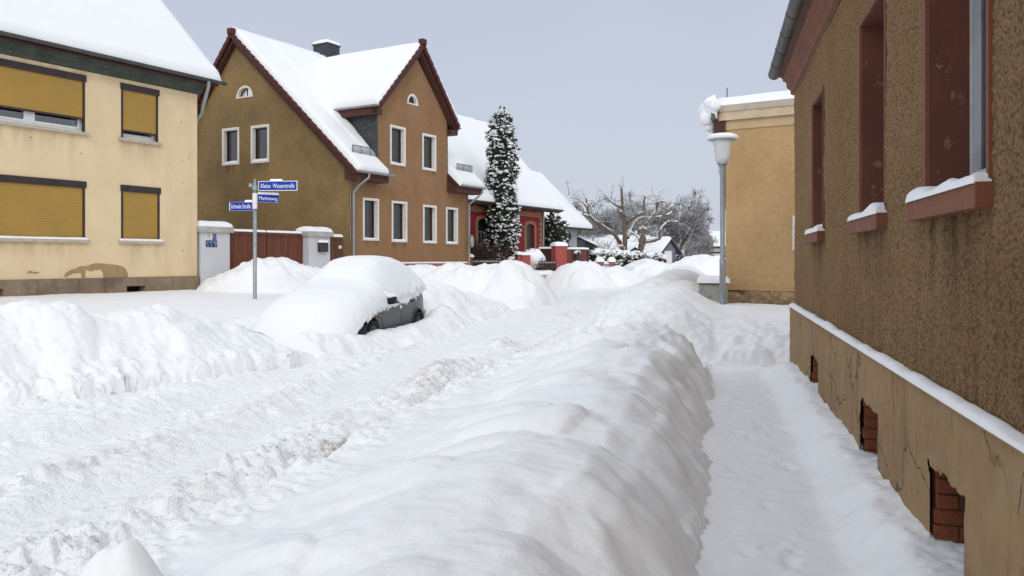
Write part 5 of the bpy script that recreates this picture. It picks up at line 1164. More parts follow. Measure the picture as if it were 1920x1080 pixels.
# ================================================================== far houses
def red_house():
    A = (.506, .862); F = Fr((1.83, 48), A); S = Fr((1.83, 48), (-.862, .506), (.506, .862))
    h = thing('house', 'dark red house with orange brick trim under a steep snowy roof', 'house', F.p(-5, -4, .7))
    def ar(t0, t1, z0, z1, rise=.18, n=8):
        c = (t0 + t1) / 2; r = (t1 - t0) / 2; return [(t0, z0), (t1, z0)] + [(c + r * math.cos(math.pi * i / n), z1 - rise + rise * math.sin(math.pi * i / n)) for i in range(n + 1)]
    wn = [(-7.05, -5.45, .9, 3.72), (-2.05, -1.12, 1.85, 3.62)]
    MB().poly(F, [(-9, GZ), (0, GZ), (0, 4.75), (-9, 4.75)], [ar(*w) for w in wn], 0, .2).build('wall', M_RED, h)
    MB().add([F.p(0, 0, GZ), F.p(0, -9.4, GZ), F.p(0, -9.4, 4.7), F.p(0, -4.6, 10.2), F.p(0, 0, 4.75)], [(0, 1, 2, 3, 4)]).build('wall', M_RED, h)
    MB().add([F.p(-9, 0, GZ), F.p(-9, -9.4, GZ), F.p(-9, -9.4, 4.7), F.p(-9, -4.6, 10.2), F.p(-9, 0, 4.75)], [(0, 1, 2, 3, 4)]).build('wall', M_RED, h)
    bt = MB().box(F, -9, -.42, 0, .03, 4.02, 4.28).box(F, -9, -.42, 0, .045, 4.22, 4.30)
    t = -.6; rr = random.Random(2)
    for w in wn:
        o = ar(*w); c = (w[0] + w[1]) / 2; oo = [(c + (a - c) * (1 + .36 / (w[1] - w[0])), (z + .17) if z > w[2] else z) for a, z in o]; bt.ring(F, oo, o, -.02, .03)
        z = w[2]; k = 0
        while z < w[3] - .2:
            if k % 2: bt.box(F, w[0] - .26, w[0] - .16, 0, .028, z, z + .075).box(F, w[1] + .16, w[1] + .26, 0, .028, z, z + .075)
            z += .077; k += 1
    z = GZ; k = 0
    while z < 4.7: bt.box(F, -.42 - (.14 if k % 2 else 0), .03, 0, .035, z, z + .155); z += .155; k += 1
    for tt in np.arange(-8.6, -.8, 1.1): bt.box(F, tt, tt + .2, 0, .03, 4.30, 4.6)
    bt.build('brick_trim', M_YBRICK, h)
    MB().box(F, .005, .03, -.06, .036, GZ, 4.7).build('corner_strip', M_YBRICK, h)
    wo = MB().ring(F, ar(*wn[0]), [(c[0] * .0 + (-6.25 + (c[0] + 6.25) * .9), .95 + (c[1] - .9) * .97) for c in ar(*wn[0])], -.2, -.12).build('gate_window', M_DWOOD, h, 'wide arched dark window with pale bars')
    gb = MB()
    for i in range(1, 6): gb.box(F, -7.05 + .27 * i - .03, -7.05 + .27 * i + .03, -.16, -.13, 1.3, 3.1)
    for z in (1.3, 2.3, 2.38, 3.0): gb.box(F, -7, -5.5, -.165, -.125, z, z + .06)
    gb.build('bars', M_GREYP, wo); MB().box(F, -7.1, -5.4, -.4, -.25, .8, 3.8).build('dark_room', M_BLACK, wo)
    w2 = MB().poly(F, ar(*wn[1]), (), -.14).build('closed_shutter', M_DKBOX, h)
    zr = lambda s: 4.60 + (s + .55) * 1.06
    SR = 4.45
    def q(t0, t1, s0, s1, dz=0): return [F.p(t0, -s0, zr(s0) + dz), F.p(t1, -s0, zr(s0) + dz), F.p(t1, -s1, zr(s1) + dz), F.p(t0, -s1, zr(s1) + dz)]
    P = q(-9.6, 1.15, -.62, SR) + q(-9.6, 1.15, -.62, SR, -.14)
    rf = MB().add(P, [(0, 1, 2, 3), (7, 6, 5, 4), (0, 4, 5, 1), (1, 5, 6, 2), (3, 7, 4, 0)])
    B = [F.p(t, -s, z) for t, s, z in ((-9.6, 9.9, 4.6), (1.15, 9.9, 4.6), (1.15, SR, zr(SR)), (-9.6, SR, zr(SR)))]; rf.add(B, [(0, 1, 2, 3)])
    ro = rf.build('roof', M_TILE, h)
    snow_sheet(q(-9.65, 1.20, -.68, SR + .05, .02), .22, 60, 40, .05, 'roof_snow', ro, SNOW_ROOF, up=(.4, -.3, .8), er=.2, nf=.6)
    snow_sheet([B[0], B[1], B[2], B[3]], .2, 30, 20, .04, 'roof_snow', ro, SNOW_ROOF, er=.2)
    half_gutter(F, -9.6, 1.2, .66, zr(-.6) - .02, .08, M_ZINCD, h)
    MB().box(F, -9, 1.0, .0, .58, 4.38, 4.47).build('soffit', M_SOFF, h)
    MB().tube([F.p(-.18, .09, 4.4), F.p(-.18, .09, .3)], .05, 8).build('downpipe', M_ZINC, h)
M_GREYP = M('faded_grey_bars', (.16, .16, .17), .7)
red_house()
def annex():
    A = (.506, .862); F = Fr((4.55, 58), A); h = thing('house', 'pale grey low house with a snowy roof beyond the red house', 'house', F.p(-4, -3, .7))
    MB().poly(F, rect(-9, 0, GZ, 4.1)).poly(Fr(F.p(0, 0, 0)[:2], (-.862, .506), (.506, .862)), [(0, GZ), (7, GZ), (7, 4.1), (3.5, 7.6), (0, 4.1)]).build('wall', M_GREYW, h)
    P = [F.p(t, o, z) for t, o, z in ((-9, .7, 3.75), (1.2, .7, 3.75), (1.2, -3.6, 7.9), (-9, -3.6, 7.9))]
    ro = MB().add(P, [(0, 1, 2, 3)]).add([F.p(t, o, z) for t, o, z in ((-9, -7.9, 3.75), (1.2, -7.9, 3.75), (1.2, -3.6, 7.9), (-9, -3.6, 7.9))], [(0, 1, 2, 3)]).build('roof', M_SOFF, h)
    snow_sheet(P, .25, 40, 24, .05, 'roof_snow', ro, SNOW_ROOF, up=(.3, -.2, .85), er=.2, nf=.5)
    MB().ext_t(F, [(.7, 3.64), (.74, 3.64), (.74, 3.8), (.7, 3.8)], -9, 1.2).build('eave_board', M_DKBOX, h)
    q = [F.p(t, o, z) for t, o, z in ((.1, .2, 3.15), (3.0, .4, 2.55), (3.0, -3, 2.7), (.1, -3, 3.35))]
    lt = MB().add(q, [(0, 1, 2, 3)]); lt.add([(a, b, c - .12) for a, b, c in q], [(0, 1, 2, 3)]); lo = lt.build('lean_to_roof', M_DKBOX, h)
    snow_sheet(q, .28, 16, 16, .03, 'roof_snow', lo, SNOW_ROOF, er=.25)
    pb = MB().tube([F.p(1.4, .1, 2.8), F.p(1.9, .0, .3)], .10, 6).tube([F.p(1.9, 0, 1.0), F.p(2.9, .1, 2.5)], .08, 6).tube([F.p(2.8, .1, 2.4), F.p(2.8, .1, .3)], .06, 6); pb.build('lean_to_post', M_DKBOX, h)
M_GREYW = M('pale_grey_render', (.42, .45, .46), .85, [(2, .4, .7, (.34, .37, .38))])
annex()
M_BOARDB = board_mat('grey_blue_boards', (.17, .20, .26), (.13, .155, .205), (.09, .105, .14), .17, (1, .2), .03)
def gable_box(name, lab, cat, x0, x1, y, depth, zb, ze, zp, mat, door=None, roofm=None, ov=.3, ang=(0, 1)):
    """small gabled building, gable wall facing the camera"""
    F = Fr((x0, y), (1, 0), (0, -1)); w_ = x1 - x0; h = thing(name, lab, cat, F.p(w_ / 2, -depth / 2, zb)); sx = ang[0]
    hole = [rect(*door)] if door else []
    MB().poly(F, [(0, zb - 1), (w_, zb - 1), (w_, ze), (w_ / 2, zp), (0, ze)], hole, 0, .1).build('wall', mat, h)
    P = lambda t, d, z: (x0 + t + sx * d, y + d, z)
    MB().add([P(0, 0, zb - 1), P(0, depth, zb - 1), P(0, depth, ze), P(0, 0, ze)], [(0, 1, 2, 3)]).add([P(w_, 0, zb - 1), P(w_, depth, zb - 1), P(w_, depth, ze), P(w_, 0, ze)], [(0, 1, 2, 3)]).build('side_wall', mat, h)
    sl = (zp - ze) / (w_ / 2); rf = MB(); e = ov
    qs = [[P(-e, -e, ze - e * sl), P(w_ / 2, -e, zp), P(w_ / 2, depth, zp), P(-e, depth, ze - e * sl)], [P(w_ + e, -e, ze - e * sl), P(w_ / 2, -e, zp), P(w_ / 2, depth, zp), P(w_ + e, depth, ze - e * sl)]]
    for q in qs: rf.add(q + [(a, b, c - .15) for a, b, c in q], [(0, 1, 2, 3), (4, 5, 6, 7), (0, 1, 5, 4), (1, 2, 6, 5), (2, 3, 7, 6), (3, 0, 4, 7)])
    ro = rf.build('roof', roofm or M_DKBOX, h)
    for q in qs: snow_sheet([(a, b, c + .02) for a, b, c in q], .28, 24, 24, .04, 'roof_snow', ro, SNOW_ROOF, er=.2, nf=.5)
    if door: MB().box(F, door[0], door[1], -.12, -.08, door[2], door[3]).build('door', M_WHITE, h)
    return h, F
Yb = 74.
gable_box('shed', 'grey-blue boarded shed with a white door under a snowy roof', 'shed', (1240 - 960) / 1550 * Yb, (1267 - 960) / 1550 * Yb, Yb, 9, .9, 2.62, 3.50, M_BOARDB, (.28, .98, .9, 2.42), ang=(-.75, 1))
def low_roof():
    F = Fr((6.0, 80), (1, 0), (0, -1)); h = thing('barn', 'long low dark barn with a snow-covered roof behind the pollarded tree', 'barn', F.p(4, -3, 1))
    MB().poly(F, rect(0, 8.0, 0, 2.05)).build('wall', M_DKBOX, h)
    q = [F.p(-.6, .5, 1.85), F.p(8.3, .5, 1.85), F.p(8.3, -5, 3.9), F.p(-.6, -5, 3.9)]; ro = MB().add(q, [(0, 1, 2, 3)]).build('roof', M_DKBOX, h)
    snow_sheet(q, .3, 50, 20, .06, 'roof_snow', ro, SNOW_ROOF, er=.25, nf=.4)
    h2 = thing('outbuilding', 'small dark outbuilding with a pointed snowy roof beside the barn', 'shed', (10.2, 68, 1))
    G = Fr((9.0, 68), (1, 0), (0, -1))
    MB().poly(G, [(0, 0), (2.2, 0), (2.2, 1.9), (1.1, 2.6), (0, 1.9)]).build('wall', M_DKBOX, h2)
    for s in (0, 1):
        q = [G.p(-.3 if s == 0 else 2.5, .3, 1.75), G.p(1.1, .3, 2.65), G.p(1.1, -4, 2.65), G.p(-.3 if s == 0 else 2.5, -4, 1.75)]
        r2 = MB().add(q, [(0, 1, 2, 3)]).build('roof', M_DKBOX, h2); snow_sheet(q, .22, 16, 12, .03, 'roof_snow', r2, SNOW_ROOF, er=.2)
low_roof()
def far_house():
    Y = 118.; X = lambda px: (px - 960) / 1550 * Y; F = Fr((X(1318), Y), (1, 0), (0, -1)); h = thing('house', 'distant white house with snowy roof and red chimney beside the lamp post', 'house', F.p(3, -4, 1))
    MB().poly(F, rect(0, 7, 0, 3.7)).poly(Fr((X(1318), Y), (0, 1), (-1, 0)), [(0, 0), (8, 0), (8, 3.7), (4, 6.6), (0, 3.7)]).build('wall', M_CREAM, h)
    q = [F.p(-1.9, .5, 3.4), F.p(7, .5, 3.4), F.p(7, -4.2, 5.6), F.p(-.8, -4.2, 5.6)]; ro = MB().add(q, [(0, 1, 2, 3)]).build('roof', M_SOFF, h)
    snow_sheet(q, .35, 30, 20, .05, 'roof_snow', ro, SNOW_ROOF, er=.3, nf=.4)
    MB().box(F, -1.9, 7, .45, .6, 3.25, 3.5).build('eave_board', M_DKBOX, h)
    MB().box(F, -.55, .0, -3.4, -2.8, 4.6, 6.4).build('chimney', M_RBRICK, h)
    MB().box(F, -.2, 7, -.0, .04, 2.5, 2.75).build('eave_shadow_strip', M_DKBOX, h)  # dark strip added as the eave's shade on the wall
    for a in (.6, 2.4):
        wn = MB().ring(F, rect(a, a + 1, 1.2, 2.4), rect(a + .1, a + .9, 1.3, 2.3), -.05, .04).build('window', M_WHITE, h); MB().box(F, a + .1, a + .9, -.02, .01, 1.3, 2.3).build('pane', M_CGLASS, wn)
M_CREAM = M('cream_render_far', (.60, .57, .50), .85)
far_house()
# ================================================================== fences and pillars in front of the red house
M_PINK = M('pink_red_render', (.40, .09, .08), .8, [(2, .4, .7, (.35, .075, .068)), (9, .6, .8, (.28, .065, .058))], [(40, .3, .006)])
M_PICK = M('dark_brown_pickets', (.065, .036, .027), .75, [(6, .4, .7, (.045, .026, .02))])
M_CORR = board_mat('red_brown_board_wall', (.17, .045, .026), (.14, .038, .022), (.10, .03, .018), .22, (.8, .6))
def X_(px, Y): return (px - 960) / 1550 * Y
def Z_(py, Y): return 1.6 + (487 - py) / 1550 * Y
def pillar2(px0, px1, Y, ytop, lab, dep=.5, cap=.14):
    F = Fr((X_(px0, Y), Y), (.96, .28)); w_ = (X_(px1, Y) - X_(px0, Y)); zt = Z_(ytop, Y)
    h = thing('garden_pillar', lab, 'pillar', F.p(w_ / 2, -dep / 2, .6), 'pink rendered garden pillars')
    MB().box(F, 0, w_, -dep, 0, .2, zt).build('shaft', M_PINK, h)
    snow_sheet([F.p(-.06, .06, zt), F.p(w_ + .06, .06, zt), F.p(w_ + .06, -dep - .06, zt), F.p(-.06, -dep - .06, zt)], cap, 16, 12, .02, 'snow_cap', h, er=.2)
pillar2(881, 886.5, 38.2, 482, 'narrow pink pillar half hidden beside the brown house corner')
pillar2(971, 978, 40.0, 477, 'slim pink pillar left of the square one below the tall conifer')
pillar2(979, 995, 40.0, 478, 'square pink pillar with a snow cap beside the rounded shrub')
pillar2(1042, 1064.5, 41.0, 461, 'tallest pink pillar next to the red-brown board wall', .7, .2)
def fence(p0, p1, z0, z1, lab, nm='picket_fence', sp=.105):
    d = (p1[0] - p0[0], p1[1] - p0[1]); l = math.hypot(*d); F = Fr(p0, d); h = thing(nm, lab, 'fence', F.p(l / 2, 0, z0))
    r = MB().box(F, 0, l, -.05, -.01, z0 + .12, z0 + .2).box(F, 0, l, -.05, -.01, z1 - .2, z1 - .12).build('rails', M_PICK, h); n = int(l / sp)
    b = MB()
    for i in range(n): t = sp * (i + .3); e = random.uniform(-.012, .012); b.ext_o(F, [(t, z0), (t + .065, z0), (t + .065, z1 - .03 + e), (t + .032, z1 + e), (t, z1 - .03 + e)], -.01, .015)
    o = b.build('pickets', M_PICK, h)
    snow_sheet([F.p(0, .01, z1 - .12), F.p(l, .01, z1 - .12), F.p(l, -.06, z1 - .12), F.p(0, -.06, z1 - .12)], .05, int(l * 10), 4, .03, 'snow_cap', h, er=.04)
    for i in range(n):
        if random.random() < .5: t = sp * (i + .3) + .032; MB
    return h
fence((X_(887, 38.3), 38.3), (X_(972, 40.0), 40.0), .75, Z_(486, 39), 'dark brown picket fence in front of the tall snowy conifer')
fence((X_(1009, 40.3), 40.3), (X_(1043, 41), 41), .95, Z_(488.5, 40.5), 'dark brown picket fence between shrub and tallest pink pillar')
def low_wall():
    F = Fr((X_(1001, 39.8), 39.8), (X_(1046, 40.6) - X_(1001, 39.8), .8)); l = 1.3; zt = Z_(515, 40)
    h = thing('low_wall', 'low pale yellow garden wall under the picket fence', 'wall', F.p(.6, 0, .4))
    MB().box(F, 0, l, -.25, 0, 0, zt).build('masonry', M_B2S, h)
    snow_sheet([F.p(-.02, .03, zt), F.p(l, .03, zt), F.p(l, -.5, zt + .1), F.p(-.02, -.5, zt + .1)], .14, 24, 8, .02, 'snow_cap', h, er=.1)
low_wall()
def board_wall():
    a = (X_(1064, 41.2), 41.2); b = (X_(1103, 42.3), 42.3); F = Fr(a, (b[0] - a[0], b[1] - a[1])); l = math.hypot(b[0] - a[0], b[1] - a[1]); zt = Z_(467, 41.6)
    h = thing('board_fence', 'red-brown board wall with an arched letter box right of the pink pillar', 'fence', F.p(l / 2, 0, .6))
    MB().box(F, 0, l - .04, -.05, 0, .4, zt).build('boards', M_CORR, h); MB().box(F, l - .06, l + .03, -.08, .03, .4, zt + .05).build('end_post', M_DKBOX, h); MB().box(F, .34, .38, .0, .02, .4, zt).build('gap_strip', M_DKBOX, h)
    snow_sheet([F.p(-.02, .05, zt), F.p(l + .04, .05, zt), F.p(l + .04, -.1, zt), F.p(-.02, -.1, zt)], .08, 20, 5, .02, 'snow_cap', h, er=.05)
    lb = MB().ext_o(F, [(.50, zt - .55), (.76, zt - .55), (.76, zt - .22)] + [(.63 + .13 * math.cos(math.pi * i / 8), zt - .22 + .13 * math.sin(math.pi * i / 8)) for i in range(9)][1:] , .0, .14).build('letter_box', M_DKBOX, h)
    ar_ = [(.63 + .15 * math.cos(math.pi * i / 10), zt - .22 + .15 * math.sin(math.pi * i / 10)) for i in range(11)]
    MB().ring(F, ar_ + [], [(.63 + .125 * math.cos(math.pi * i / 10), zt - .22 + .11 * math.sin(math.pi * i / 10)) for i in range(11)], .0, .2).build('snow_cap', SNOW, lb)
    h2 = thing('board_fence', 'dark board fence between the dark bush and the tallest pink pillar', 'fence', (X_(1035, 42), 42, .6))
    G = Fr((X_(1010, 42.6), 42.6), (X_(1043, 42) - X_(1010, 42.6), -.6)); l = 1.05; zt = Z_(466, 42)
    MB().box(G, 0, l, -.05, 0, .4, zt).build('boards', M_PICK, h2); snow_sheet([G.p(0, .05, zt), G.p(l, .05, zt), G.p(l, -.1, zt), G.p(0, -.1, zt)], .08, 20, 5, .02, 'snow_cap', h2, er=.05)
board_wall()
for i, (a, b, yt) in enumerate(((1120, 1130.5, 491), (1143, 1151.5, 491), (1101.5, 1106, 492))):
    Y = 47.; F = Fr((X_(a, Y), Y), (1, 0)); w_ = X_(b, Y) - X_(a, Y); zt = Z_(yt, Y)
    h = thing('brick_post', ('orange brick post left of the pale panel, in front of the hedge', 'orange brick post at the left end of the snowy hedge', 'small reddish post beside the end of the board wall')[i], 'post', F.p(w_ / 2, -.15, .7), 'brick garden posts')
    MB().box(F, 0, w_, -.35, 0, .2, zt).build('shaft', M_RBRICK, h); snow_sheet([F.p(-.1, .1, zt), F.p(w_ + .1, .1, zt), F.p(w_ + .08, -.45, zt), F.p(-.1, -.45, zt)], .28 if i < 2 else .15, 14, 10, .02, 'snow_cap', h, er=.2)
for i, (a, b) in enumerate(((1106.5, 1120), (1131, 1143))):
    Y = 47.1; F = Fr((X_(a, Y), Y), (1, 0)); w_ = X_(b, Y) - X_(a, Y); zt = Z_(494.5, Y)
    h = thing('garden_wall', ('grey-green wall panel beside the board wall', 'grey-green wall panel between the two brick posts')[i], 'wall', F.p(w_ / 2, 0, .7)); MB().box(F, 0, w_, -.1, 0, .2, zt).build('panel', M_GREYW, h)
    snow_sheet([F.p(0, .08, zt), F.p(w_, .08, zt), F.p(w_, -.18, zt), F.p(0, -.18, zt)], .12, 14, 6, .02, 'snow_cap', h, er=.1)
# ================================================================== vegetation
M_BARK = M('snowy_bark', (.085, .065, .05), .9, [(6, .4, .7, (.055, .043, .035))], [(30, .6, .02)], snow=(.45, .2, 3))
M_TWIG = M('frosty_twigs', (.105, .09, .082), .9, snow=(.30, .35, 2)); M_CONI = M('dark_conifer_foliage', (.03, .042, .024), .8, [(9, .4, .7, (.06, .07, .045)), (4, .5, .7, (.016, .024, .014))])
M_HEDGE = M('hedge_twigs', (.075, .05, .04), .9, [(5, .4, .7, (.04, .03, .026))])
M_BUSH = M('dark_shrub_leaves', (.03, .038, .022), .7, [(8, .4, .7, (.06, .055, .03))])
def sprays(mb, c, r, n, rr, size, upb=.3):
    for _ in range(n):
        d = Vector((rr.gauss(0, 1), rr.gauss(0, 1), rr.gauss(0, 1) + upb)).normalized(); p = Vector(c) + d * r * rr.uniform(.5, 1.05)
        a = Vector((rr.gauss(0, 1), rr.gauss(0, 1), rr.gauss(0, 1))).cross(d); a = a.normalized() * size * rr.uniform(.3, .6); e = (d + Vector((0, 0, upb))).normalized() * size * rr.uniform(.7, 1.5)
        mb.add([p - a, p + e * .5 - a * .4, p + e, p + a], [(0, 1, 2, 3)])
def conifer():
    cx, cy, zb, zt = X_(941, 42.6), 42.6, 1.1, 9.25; rr = random.Random(11)
    h = thing('conifer', 'tall narrow column-shaped conifer dusted with snow before the red house', 'tree', (cx, cy, zb))
    MB().tube([(cx, cy, .5), (cx, cy, 2.2), (cx, cy, 8)], [.14, .12, .03], 8).build('trunk', M_BARK, h)
    f = MB(); s = MB()
    def rad(z): return float(np.interp(z, [1.3, 1.7, 2.4, 3.6, 5.5, 7.0, 8.2, 8.8, 9.2], [.45, .68, .80, .82, .76, .72, .62, .46, .16]))
    blob(f, (cx, cy, 5.0), 1, rr, (16, 14), (.42, .42, 3.2), .15)
    N = 900
    for i in range(N):
        z = 1.35 + 7.75 * rr.random() ** 1.02; th = rr.uniform(0, 2 * math.pi); R_ = rad(z) * (1 + .16 * math.sin(th * 3 + z * 2.1) + rr.uniform(-.12, .08)); k = rr.uniform(.78, 1.0)
        c = (cx + R_ * k * math.cos(th), cy + R_ * k * math.sin(th), z); r = rr.uniform(.07, .14)
        sprays(f, c, r, 34, rr, .085, .8)
        if rr.random() < .82:
            n = rr.randint(2, 5)
            for _ in range(n):
                q = (c[0] + rr.gauss(0, r * .7) + .05 * math.cos(th), c[1] + rr.gauss(0, r * .7) + .05 * math.sin(th), c[2] + r * rr.uniform(.2, 1.2)); blob(s, q, rr.uniform(.022, .062), rr, (4, 6), (1.2, 1.2, .75), .35)
    for i in range(150):
        z = rr.uniform(1.6, 8.6); th = rr.uniform(0, 6.28); R_ = rad(z) * rr.uniform(.92, 1.06); blob(s, (cx + R_ * math.cos(th), cy + R_ * math.sin(th), z), rr.uniform(.06, .12), rr, (5, 8), (1.2, 1.2, .6), .4)
    for i in range(130):
        z = rr.uniform(7.6, 9.3); th = rr.uniform(0, 6.28); R_ = rad(z) * rr.uniform(.2, 1); blob(s, (cx + R_ * math.cos(th), cy + R_ * math.sin(th), z + rr.uniform(0, .12)), rr.uniform(.03, .07), rr, (4, 6), (.9, .9, 1.6), .35)
    for t_ in ((-.10, 9.35), (.12, 9.32), (-.25, 8.9)): sprays(f, (cx + t_[0], cy, t_[1]), .08, 20, rr, .1, 2)
    c_ = f.build('crown', M_CONI, h); s.build('snow_clumps', SNOW, c_)
conifer()
def shrub(name, lab, c, R_, H_, n, rr, matf, snowf=.5, size=.12, capr=0, cat='shrub', flat=False):
    h = thing(name, lab, cat, (c[0], c[1], c[2])); f = MB(); s = MB()
    for i in range(n):
        th = rr.uniform(0, 6.28); ph = math.acos(rr.uniform(-.2, 1)); k = rr.uniform(.6, 1); q = (c[0] + R_ * k * math.sin(ph) * math.cos(th), c[1] + R_ * k * math.sin(ph) * math.sin(th), c[2] + H_ * max(.02, k * math.cos(ph)))
        sprays(f, q, size, 14, rr, size * 1.1, .6)
        if rr.random() < snowf: blob(s, (q[0], q[1], q[2] + size * .7), rr.uniform(.25, .6) * size, rr, (4, 6), (1.4, 1.4, .8), .35)
    if capr: blob(s, (c[0], c[1], c[2] + H_ * .62), 1, rr, (12, 18), (R_ * capr, R_ * capr, H_ * .48), .05)
    fo = f.build('foliage', matf, h); s.build('snow_clumps', SNOW, fo); return h
rr_ = random.Random(5)
shrub('shrub', 'rounded shrub hooded by a big snow cap beside the square pink pillar', (X_(1000, 41.2), 41.2, .8), .62, 1.25, 90, rr_, M_BUSH, .4, .12, .98)
shrub('shrub', 'low snowy shrub behind the picket fence under the conifer, right side', (X_(960, 41.3), 41.3, .9), .5, .8, 60, rr_, M_BUSH, .9, .11, .7)
shrub('bush', 'big dark bush with snowy shoots between red house and board wall', (X_(1036, 50), 50, 1.2), 1.15, 3.3, 330, rr_, M_BUSH, .8, .17, cat='bush')
shrub('bush', 'small dark bush with red-brown twigs below the red house window', (X_(1015, 43.5), 43.5, .9), .55, 1.15, 90, rr_, M_HEDGE, .55, .11, cat='bush')
def twig_bush(lab, c, R_, H_, n, rr, name='bush', mat=None):
    h = thing(name, lab, 'bush', c); b = MB()
    for i in range(n):
        a = rr.uniform(0, 6.28); r = rr.random() * R_; p = Vector((c[0] + r * .6 * math.cos(a), c[1] + r * .6 * math.sin(a), c[2])); d = Vector((math.cos(a) * r / R_, math.sin(a) * r / R_, rr.uniform(.8, 1.6))).normalized(); L_ = H_ * rr.uniform(.5, 1)
        pts = [p + d * L_ * q + Vector((rr.gauss(0, .04), rr.gauss(0, .04), 0)) * q for q in (0, .4, .75, 1)]; b.tube(pts, [.016, .013, .01, .005], 4, False)
        for _ in range(4):
            s = pts[rr.randint(1, 2)]; b.tube([s, s + Vector((rr.gauss(0, .5), rr.gauss(0, .5), rr.uniform(.1, .7))).normalized() * L_ * .3], [.01, .005], 4, False)
    b.build('twigs', mat or M_TWIG, h)
twig_bush('leafless twiggy bush behind the fence left of the conifer trunk', (X_(905, 40.5), 40.5, .9), .95, 1.9, 130, rr_, 'bush', M_HEDGE)
def bare_tree(name, lab, cat, base, H_, spread, rr, depth=5, group=None, thick=.16, kids=(3, 4), mat=None, droop=0.0):
    h = thing(name, lab, cat, base, group); tr = MB(); tw = MB(); cnt = [0]
    def grow(p, d, L_, r, lv):
        n = 4 if lv < 3 else 3; pts = [p]; dd = d.copy()
        for i in range(n): dd = (dd + Vector((rr.gauss(0, .16), rr.gauss(0, .16), rr.gauss(0, .10) + (.05 if lv < 3 else -droop)))).normalized(); pts.append(pts[-1] + dd * L_ / n)
        rs = [r * (1 - .45 * i / n) for i in range(n + 1)]; (tr if lv < 2 else tw).tube(pts, rs, 7 if lv < 2 else (4 if lv == 2 else 3), False, True)
        if lv >= depth: return
        k = rr.randint(*kids) + (1 if lv >= 2 else 0)
        for j in range(k):
            f = rr.uniform(.35, 1) if j else 1; ix = f * n; i0 = min(int(ix), n - 1); q = pts[i0].lerp(pts[i0 + 1], ix - i0)
            ax = Vector((rr.gauss(0, 1), rr.gauss(0, 1), rr.gauss(0, .5))); sd = (ax - ax.dot(dd) * dd).normalized(); an = rr.uniform(.35, .95) * spread
            grow(q, (dd * math.cos(an) + sd * math.sin(an)).normalized(), L_ * rr.uniform(.58, .80), max(r * .55, .018), lv + 1)
    grow(Vector(base), Vector((rr.gauss(0, .05), 0, 1)).normalized(), H_ * .30, thick, 0)
    t_ = tr.build('trunk', M_BARK, h); tw.build('crown', mat or M_TWIG, h); return h
def copy_tree(src, loc, rz, s, label):
    r = src.copy(); COL.objects.link(r); r.location = loc; r.rotation_euler = (0, 0, rz); r.scale = (s[0], s[0], s[1]); r['label'] = label
    for c in src.children: d = c.copy(); COL.objects.link(d); d.parent = r
    return r
rt = random.Random(21); G_ = 'leafless trees behind the gardens'
def P_(px, Y): return (X_(px, Y), Y, .9)
tA = bare_tree('bare_tree', 'widest frosted leafless tree with a rounded crown right of the shed', 'tree', P_(1272, 92), 10.2, 1.1, random.Random(31), 6, G_, .20, (3, 4))
tB = bare_tree('bare_tree', 'frosted leafless tree directly behind the shed roof', 'tree', P_(1232, 96), 10.0, 1.05, random.Random(32), 6, G_, .20, (3, 4))
tC = bare_tree('bare_tree', 'tall slim birch with hanging twigs left of the pollarded tree', 'tree', P_(1124, 100), 10.0, .55, random.Random(33), 6, G_, .15, (3, 3), None, .22)
for i, (src, px, Y, rz, s, lb) in enumerate(((tA, 1080, 84, 1.0, (.85, .78), 'leafless tree nearest the red house roof end'), (tB, 1148, 104, 2.0, (.95, 1.0), 'leafless tree behind the low barn, left of the thick pollard trunk'),
        (tA, 1205, 110, 3.3, (1.0, 1.12), 'leafless tree behind the right limbs of the pollarded tree'), (tB, 1288, 112, 4.4, (1.05, 1.1), 'leafless tree at the right edge of the tree group'),
        (tB, 1100, 90, 5.1, (.85, .95), 'bushy leafless tree above the board wall'), (tA, 1138, 88, 1.7, (.9, .80), 'rounded leafless tree just left of the thick pollard trunk'), (tB, 1172, 98, 2.9, (.95, .98), 'leafless tree hidden behind the middle of the pollarded tree'), (tB, 1305, 84, .7, (.5, .42), 'low gnarled fruit tree left of the distant white house'), (tA, 1333, 80, 2.4, (.32, .40), 'low fruit tree in front of the distant white house'),
        (tB, 1048, 92, 3.7, (.7, .85), 'leafless tree top showing behind the roof of the pale grey house'), (tA, 1180, 120, .4, (1.1, 1.05), 'farthest leafless tree behind the barn'), (tB, 1318, 130, 2.2, (.7, .55), 'far faint tree above the distant white house'))):
    copy_tree(src, P_(px, Y), rz, s, lb)
